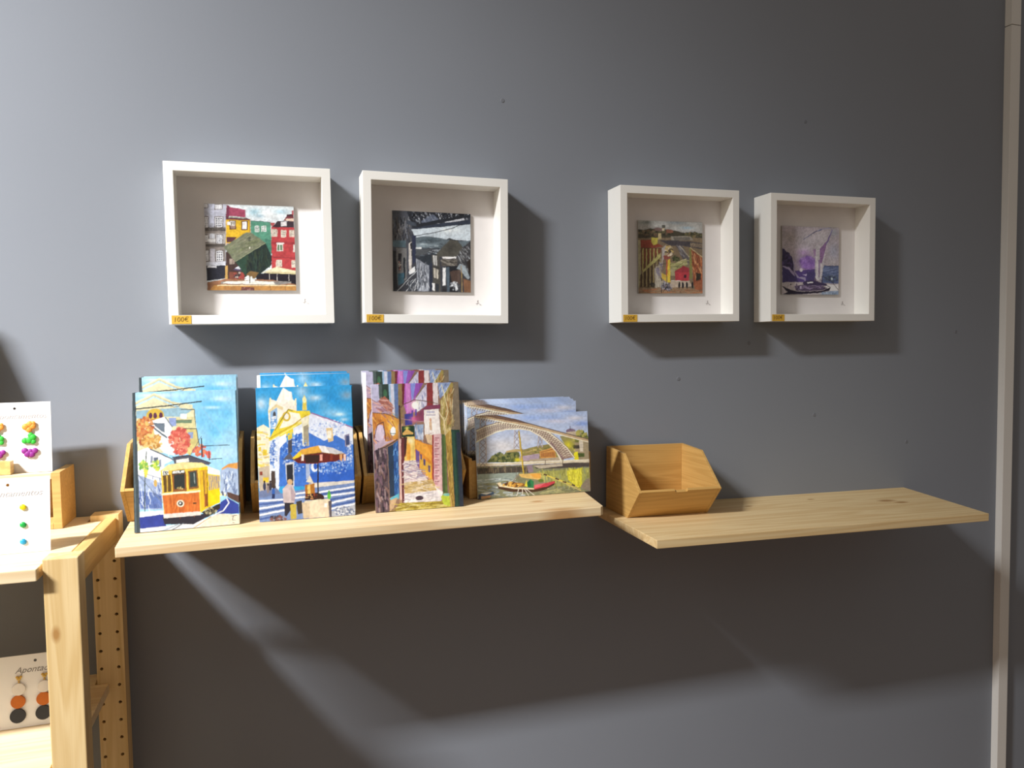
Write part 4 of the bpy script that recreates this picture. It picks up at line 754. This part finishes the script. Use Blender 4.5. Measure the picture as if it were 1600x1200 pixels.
make_frame(-0.081, 0.125, 0.0025, art_cube(), GAIN[0], 'white box frame with picture of a green cube fountain before colourful houses', 0.0)
make_frame(0.195, 0.1243, -0.0121, art_street(), GAIN[1], 'white box frame with grey picture of steep street under an iron bridge', 0.0)
make_frame(0.6233, 0.1238, 0.002, art_rooftops(), GAIN[2], 'white box frame with brown picture of rooftops and a small red house', 0.0)
make_frame(0.9181, 0.1232, -0.0005, art_boat(), GAIN[3], 'white box frame with purple picture of a sailing boat, nearest the white strip', 0.0)

# ------------------------------------------------------------------ wall shelves
ZL = -0.261
TH = 0.0128
sh = prism('wall_shelf', [(-0.2545, 0.0), (-0.2425, -0.2345), (0.388, -0.2345), (0.394, -0.228), (0.427, 0.0)], 2, ZL - TH, ZL, M['pine_l'], None, 0.001)
tag(sh, 'pale pine wall shelf carrying the four groups of picture cards', 'shelf')


def zr(q):
    return -0.3160 - 0.0172 * (q[0] - 0.474)


RO = [(0.478, 0.0), (0.474, -0.24), (1.1045, -0.24), (1.157, 0.0)]
sh2 = prism('wall_shelf', RO, 2, lambda q: zr(q) - TH, zr, M['pine_r'], None, 0.0008)
tag(sh2, 'nearly empty pine wall shelf with one small bamboo box on it', 'shelf')

# ------------------------------------------------------------------ bamboo boxes
BW, PT = 0.151, 0.005
PROF = [(0, 0), (-0.086, 0), (-0.1285, 0.049), (-0.068, 0.105), (0, 0.109)]


def make_box(loc, label, group=None, ry=0.0):
    t = empty('bamboo_box', loc, (0, ry, 0))
    tag(t, label, 'box', group)
    for x0 in (0, BW - PT):
        prism('side_panel', PROF, 0, x0, x0 + PT, M['bamboo_side'], t, 0.0005)
    e = 0.0001
    box('back_panel', (PT + e, -PT, 0.001), (BW - PT - e, 0, 0.109), M['bamboo'], t, 0.0004)
    box('bottom_panel', (PT + e, -0.079, 0.006), (BW - PT - e, -PT - e, 0.0135), M['bamboo'], t, 0.0004)
    L = math.hypot(0.0425, 0.049)
    n0, n1 = BW * 0.43, BW * 0.585
    me_pts = [(PT + e, 0.0004), (BW - PT - e, 0.0004), (BW - PT - e, L), (n1, L), (n1 - 0.001, L - 0.0035), (n0 + 0.002, L - 0.0035), (n0, L), (PT + e, L)]
    o = prism('front_panel', me_pts, 1, 0.0003, PT, M['bamboo'], t, 0.0004)
    vy, vz = -0.0425 / L, 0.049 / L
    o.data.transform(Matrix(((1, 0, 0, 0), (0, vz, vy, -0.086), (0, -vy, vz, 0), (0, 0, 0, 1))))
    return t


make_box((0.4963, -0.0085, zr((0.4963, 0)) + 0.0004), 'empty bamboo box with slanted front, alone on the right-hand shelf', 'slanted bamboo boxes', math.atan(0.0172))
make_box((-0.253, -0.004, ZL + 0.0003), 'bamboo box behind the yellow tram cards', 'slanted bamboo boxes')
make_box((-0.0905, -0.004, ZL + 0.0003), 'bamboo box behind the blue tiled church cards', 'slanted bamboo boxes')
make_box((0.064, -0.004, ZL + 0.0003), 'bamboo box behind the narrow alley cards', 'slanted bamboo boxes')
wb = empty('bamboo_box', (0.224, -0.004, ZL + 0.0003))
tag(wb, 'wide low bamboo box behind the arched bridge cards', 'box')
for x0 in (0, 0.195):
    box('side_panel', (x0, -0.108, 0), (x0 + PT, 0, 0.062), M['bamboo_side'], wb, 0.0005)
box('back_panel', (PT, -PT, 0.0005), (0.195, 0, 0.062), M['bamboo'], wb, 0.0004)
box('front_panel', (PT, -0.108, 0.0005), (0.195, -0.103, 0.058), M['bamboo'], wb, 0.0004)
box('bottom_panel', (PT, -0.103, 0.006), (0.195, -PT, 0.0135), M['bamboo'], wb, 0.0004)

# ------------------------------------------------------------------ picture cards: a leaning front pile and a pile inside each box
CT = 0.004
ARTS = dict(tram=print_mesh('tram_card', art_tram(), 0.127, 0.181, CT), church=print_mesh('church_card', art_church(), 0.127, 0.181, CT),
            alley=print_mesh('alley_card', art_alley(), 0.127, 0.181, CT), bridge=print_mesh('bridge_card', art_bridge(), 0.184, 0.127, CT))
rnd = random.Random(5)


def card(key, x, y, z, lean, yaw, label, group):
    o = bpy.data.objects.new('picture_card', ARTS[key])
    COL.objects.link(o)
    o.location = (x, y, z + OZ)
    o.rotation_euler = (-math.radians(lean), 0, math.radians(yaw))
    return tag(o, label, 'picture card', group)


CARDS = [('tram', 'yellow tram', -0.2317, -0.1684, 10.0, 2.6, 3, -0.2345, 9),
         ('church', 'blue tiled church and parasol', -0.0795, -0.1604, 3.5, -0.5, 3, -0.0748, 9),
         ('alley', 'narrow lamplit alley', 0.0762, -0.1595, 6.5, -0.4, 3, 0.0762, 9),
         ('bridge', 'arched iron bridge and red boat', 0.2346, -0.1219, 5.0, -0.6, 1, 0.2302, 9)]
for key, desc, x, y, lean, yaw, nf, xb, nb in CARDS:
    grp = key + ' cards in one pile'
    for k in range(nf):
        lb = 'foremost %s card leaning in front of its box' % desc if k == 0 else '%s card close behind the foremost one' % desc
        lift = CT * math.sin(math.radians(lean)) + 0.0003
        card(key, x + (0 if k == 0 else rnd.uniform(0, 0.0015)), y + k * (CT / math.cos(math.radians(lean)) + 0.0004), ZL + lift, lean, yaw, lb, grp)
    for k in range(nb):
        lb = 'first %s card standing in its box' % desc if k == 0 else 'one of the %s cards further back in the box' % desc
        dx = 0 if k == 0 else (rnd.uniform(-0.0055, -0.001) if key == 'church' else rnd.uniform(-0.0028, -0.0004) if key == 'alley' else rnd.uniform(-0.0012, 0.0002))
        yb = -0.0795 + k * (CT + 0.0028)
        zb = ZL + 0.0144 + (rnd.uniform(0, 0.002) if key != 'bridge' else 0.0012 * (k % 5))
        if key in ('church', 'alley') and k in (1, 2, 3):      # a few cards stand with their white backs to the front
            card(key, xb - 0.0058 + 0.0014 * k + 0.127, yb + CT, ZL + 0.0144, 0.0, 180, 'white back of a %s card turned round in the box' % desc, grp)
            continue
        card(key, xb + (dx if k == 0 or key not in ('church', 'alley') else max(dx, -0.001)), yb, zb, 1.5, 0, lb, grp)

# ------------------------------------------------------------------ shelving unit at the left
TOP = -0.2585
XL, XR = -0.3085, -0.2725


def post_mesh(name, x0, x1, y0, y1, z0, z1, holes):
    """square post; holes = (xs, zs, radius) sunk into the front (-y) face"""
    bm = bmesh.new()
    if not holes:
        v = [bm.verts.new(p_) for p_ in ((x0, y0, z0), (x1, y0, z0), (x1, y1, z0), (x0, y1, z0), (x0, y0, z1), (x1, y0, z1), (x1, y1, z1), (x0, y1, z1))]
        for q in ((0, 1, 2, 3), (4, 5, 6, 7), (0, 1, 5, 4), (1, 2, 6, 5), (2, 3, 7, 6), (3, 0, 4, 7)):
            bm.faces.new([v[i] for i in q])
        return finish(bm, name, 0.0012, 2)
    xs, zs, r = holes
    V = {}

    def gv(x, y, z):
        k = (round(x, 6), round(y, 6), round(z, 6))
        if k not in V:
            V[k] = bm.verts.new((x, y, z))
        return V[k]
    xm = (xs[0] + xs[1]) / 2
    zl = [z0] + [(a + b) / 2 for a, b in zip(zs[:-1], zs[1:])] + [z1]
    for j, zc in enumerate(zs):
        for (a, b, xc) in ((x0, xm, xs[0]), (xm, x1, xs[1])):
            lo, hi = zl[j], zl[j + 1]
            rect = [(a, lo), (xc, lo), (b, lo), (b, zc), (b, hi), (xc, hi), (a, hi), (a, zc)]
            ring = [(xc + r * math.cos(t), zc + r * math.sin(t)) for t in [math.radians(-135 + 45 * k) for k in range(8)]]
            R = [gv(q[0], y0, q[1]) for q in rect]
            O = [gv(q[0], y0, q[1]) for q in ring]
            I = [gv(q[0], y0 + 0.012, q[1]) for q in ring]
            for k in range(8):
                n = (k + 1) % 8
                bm.faces.new((R[k], R[n], O[n], O[k]))
                bm.faces.new((O[k], O[n], I[n], I[k]))
            bm.faces.new(I)
    B = [gv(x0, y1, z0), gv(x1, y1, z0), gv(x1, y1, z1), gv(x0, y1, z1)]
    bm.faces.new(B)
    left = [gv(x0, y0, z) for z in sorted({z for z in zl} | set(zs))]
    right = [gv(x1, y0, z) for z in sorted({z for z in zl} | set(zs))]
    bm.faces.new(left + [B[3], B[0]])
    bm.faces.new(right + [B[2], B[1]])
    cx = sorted([x0, xs[0], xm, xs[1], x1])
    bm.faces.new([gv(x, y0, z1) for x in cx] + [B[2], B[3]])
    bm.faces.new([gv(x, y0, z0) for x in cx] + [B[1], B[0]])
    return finish(bm, name)


un = empty('shelving_unit', (0, 0, 0))
tag(un, 'pine shelving unit with peg-hole posts at the left end of the wall', 'shelving unit')
link('post', post_mesh('post', XL, XR, -0.275, -0.245, -OZ, TOP, None), M['pine_post'], un)
HZ = [-0.2735 - 0.0257 * k for k in range(46)][::-1]
link('post', post_mesh('post', XL, XR, -0.045, -0.015, -OZ, TOP, ((-0.3025, -0.2803), HZ, 0.0024)), M['pine_post'], un)
box('top_rail', (-0.2895, -0.2449, -0.297), (-0.276, -0.0451, -0.2632), M['pine_rail'], un, 0.001)
box('lower_rail', (-0.2895, -0.2449, -0.95), (-0.276, -0.0451, -0.917), M['pine_rail'], un, 0.001)


def unit_shelf(z):
    pts = [(-1.06, -0.2855), (-0.3118, -0.2855), (-0.3118, -0.243), (-0.2935, -0.243), (-0.2935, -0.047), (-0.3118, -0.047), (-0.3118, -0.006), (-1.06, -0.006)]
    return prism('shelf_board', pts, 2, z - 0.0135, z, M['pine_board'], un, 0.001)


unit_shelf(-0.266)
unit_shelf(-0.500)
unit_shelf(-0.900)
for y0 in (-0.275, -0.045):
    link('post', post_mesh('post', -1.1, -1.064, y0, y0 + 0.03, -OZ, TOP, None), M['pine_post'], un)
for zz in (-0.266, -0.5, -0.9):
    pass

# crate on the unit's top shelf
cr = empty('wooden_crate', (-0.335, -0.004, -0.2657))
tag(cr, 'small open wooden crate standing against the wall behind the earring cards', 'crate')
CW = 0.112
for x0 in (-0.0105, -CW):
    box('side_panel', (x0, -0.0745, 0), (x0 + 0.0105, 0, 0.077), M['crate'], cr, 0.0006)
box('back_panel', (-CW + 0.0106, -0.008, 0), (-0.0106, 0, 0.068), M['crate'], cr, 0.0005)
box('bottom_panel', (-CW + 0.0106, -0.0745, 0), (-0.0106, -0.0082, 0.008), M['crate'], cr, 0.0005)
box('front_rail', (-CW + 0.0106, -0.0745, 0.068), (-0.0106, -0.062, 0.0765), M['pine_board'], cr, 0.0006)
box('top_board', (-CW + 0.0106, -0.0618, 0.068), (-0.03, -0.03, 0.0757), M['crate'], cr, 0.0005)

blk = box('wooden_block', (-0.425, -0.077, -0.1886), (-0.3935, -0.0625, -0.1715), M['pine_rail'])
tag(blk, 'small wooden block in front of the flower earring card', 'block')
E2 = 0
# earring cards
STUD = {}


def lump(name, cols, pts, mat, parent, loc, r):
    """little clay flower: overlapping rounded petals in one mesh"""
    bm = bmesh.new()
    for (dx, dz, rr) in pts:
        m_ = bmesh.ops.create_icosphere(bm, subdivisions=2, radius=1.0)
        for v in m_['verts']:
            v.co = Vector((dx + v.co.x * rr * 1.15, v.co.y * rr * 0.5, dz + v.co.z * rr * 1.15))
    me = finish(bm, name)
    me.transform(Matrix.Translation(loc) @ Matrix.Scale(r, 4))
    return link(name, me, mat, parent, True)


def card_sheet(parent, W, H):
    bm = bmesh.new()
    hx0, hz0, hr = W / 2, H - 0.0082, 0.0019
    rect = [(0, 0), (hx0, 0), (W, 0), (W, hz0), (W, H), (hx0, H), (0, H), (0, hz0)]
    ring = [(hx0 + hr * math.cos(math.radians(-135 + 45 * k)), hz0 + hr * math.sin(math.radians(-135 + 45 * k))) for k in range(8)]
    L = [[bm.verts.new((a, y, b)) for a, b in q] for y in (0, 0.0006) for q in (rect, ring)]
    for k in range(8):
        n = (k + 1) % 8
        bm.faces.new((L[0][k], L[0][n], L[1][n], L[1][k]))
        bm.faces.new((L[2][k], L[2][n], L[3][n], L[3][k]))
        bm.faces.new((L[0][k], L[0][n], L[2][n], L[2][k]))
        bm.faces.new((L[1][k], L[1][n], L[3][n], L[3][k]))
    return link('card_sheet', finish(bm, 'card_sheet'), M['paper'], parent)


def earring_card(x, y, z, W, H, lean, yaw, label, ink, title):
    t = empty('earring_card', (x, y, z), (-math.radians(lean), 0, math.radians(yaw)))
    tag(t, label, 'earring card', 'earring cards on the shelving unit')
    card_sheet(t, W, H)
    text_obj('lettering', title, 0.0105, ink, t, (0.017, -0.0002, H - 0.022), 0.4)
    return t


WA, HA = 0.0885, 0.0895
cA = earring_card(-0.3187 - WA, -0.2035, -0.2656, WA, HA, 8, 2, 'white card with six tiny plain stud earrings in front of the crate', M['script'], 'Apontamentos')
for dx in (0.0285, 0.0645):
    for dz, c in ((0.0355, '#e8d21c' if dx < .03 else '#e8b418'), (0.0565, '#1f9a44' if dx < .03 else '#3f9a48'), (0.0765, '#2a94c0' if dx < .03 else '#6a6c72')):
        mm = STUD.setdefault(c, mottled('stud_' + c[1:], c, 0.05, 400, 0.35))
        lump('earring', None, [(0, 0, 0.0031), (0.001, -0.0008, 0.0025)], mm, cA, (WA - dx, -0.0014, HA - dz), 1.0)
WB, HB = 0.0855, 0.0955
cB = earring_card(-0.3485 - WB - 0.0005, -0.0612, -0.1897, WB, HB, 4, 2, 'white card with orange, green and purple flower earrings on top of the crate', M['script'], 'Apontamentos')
FLO = [[(-0.0045, 0.0, 0.0048), (0.0015, 0.004, 0.0045), (0.0055, 0.0005, 0.0042), (0.0, -0.0045, 0.0042), (0.006, 0.005, 0.0034)],
       [(-0.006, -0.002, 0.0042), (0.0, -0.0015, 0.0048), (0.005, 0.003, 0.0046), (0.0055, -0.004, 0.0036), (0.002, 0.0065, 0.0036)],
       [(-0.0065, 0.003, 0.0044), (-0.0025, -0.002, 0.0048), (0.003, -0.003, 0.0045), (0.0075, 0.0025, 0.0042), (0.001, 0.002, 0.0035)]]
for dx in (0.026, 0.0626):
    for k, (dz, c) in enumerate(((0.0335, '#e0943c'), (0.0505, '#34b53a'), (0.0685, '#8a2a86'))):
        mm = STUD.setdefault(c, mottled('petal_' + c[1:], c, 0.12, 300, 0.5))
        f = lump('earring', None, FLO[k], mm, cB, (WB - dx, -0.0022, HB - dz), 0.85 if dx < .03 else 0.75)
WC, HC = 0.079, 0.0895
cC = earring_card(-0.3960, -0.1545, -0.4996, WC, HC, 7, 1, 'white card with drop earrings of orange and dark discs on the lower shelf', M['script2'], 'Apontad...'.replace('...', 'o'))


def disc(name, c, parent, x, z, r, hole=0.0):
    bm = bmesh.new()
    bmesh.ops.create_cone(bm, cap_ends=True, segments=28, radius1=r, radius2=r, depth=0.0022)
    me = finish(bm, name, 0.0004, 1)
    me.transform(Matrix.Translation((x, -0.0016, z)) @ Matrix.Rotation(math.pi / 2, 4, 'X'))
    mm = STUD.setdefault(c, mottled('disc_' + c[1:], c, 0.08, 120, 0.55))
    return link(name, me, mm, parent)


for x in (0.0205, 0.0488):
    e_ = empty('earring')
    e_.parent = cC
    e_.location = (0, 0, 0)
    lump('gold_pin', None, [(0, 0, 0.0022), (0, -0.004, 0.0012), (-0.002, 0.002, 0.0015), (0.002, 0.002, 0.0015)], M['gold'], e_, (x + 0.001, -0.0014, HC - 0.0285), 1.0)
    disc('white_disc', '#e9e4df', e_, x + 0.0008, HC - 0.0415, 0.0076)
    disc('orange_disc', '#c86c22', e_, x, HC - 0.0567, 0.0082)
    disc('dark_disc', '#33343a', e_, x - 0.0004, HC - 0.074, 0.0089)

# added board, out of view, put here to cast the shadow on the left wall
tb = prism('shadow_board', [(-0.60, -0.2657), (-0.452, -0.2657), (-0.452, -0.02), (-0.481, 0.062), (-0.60, 0.062)], 1, -0.06, -0.046, M['crate'], None, 0.001)
tag(tb, 'added board beside the crate, mostly out of view, shading the wall at the left', 'shadow caster')
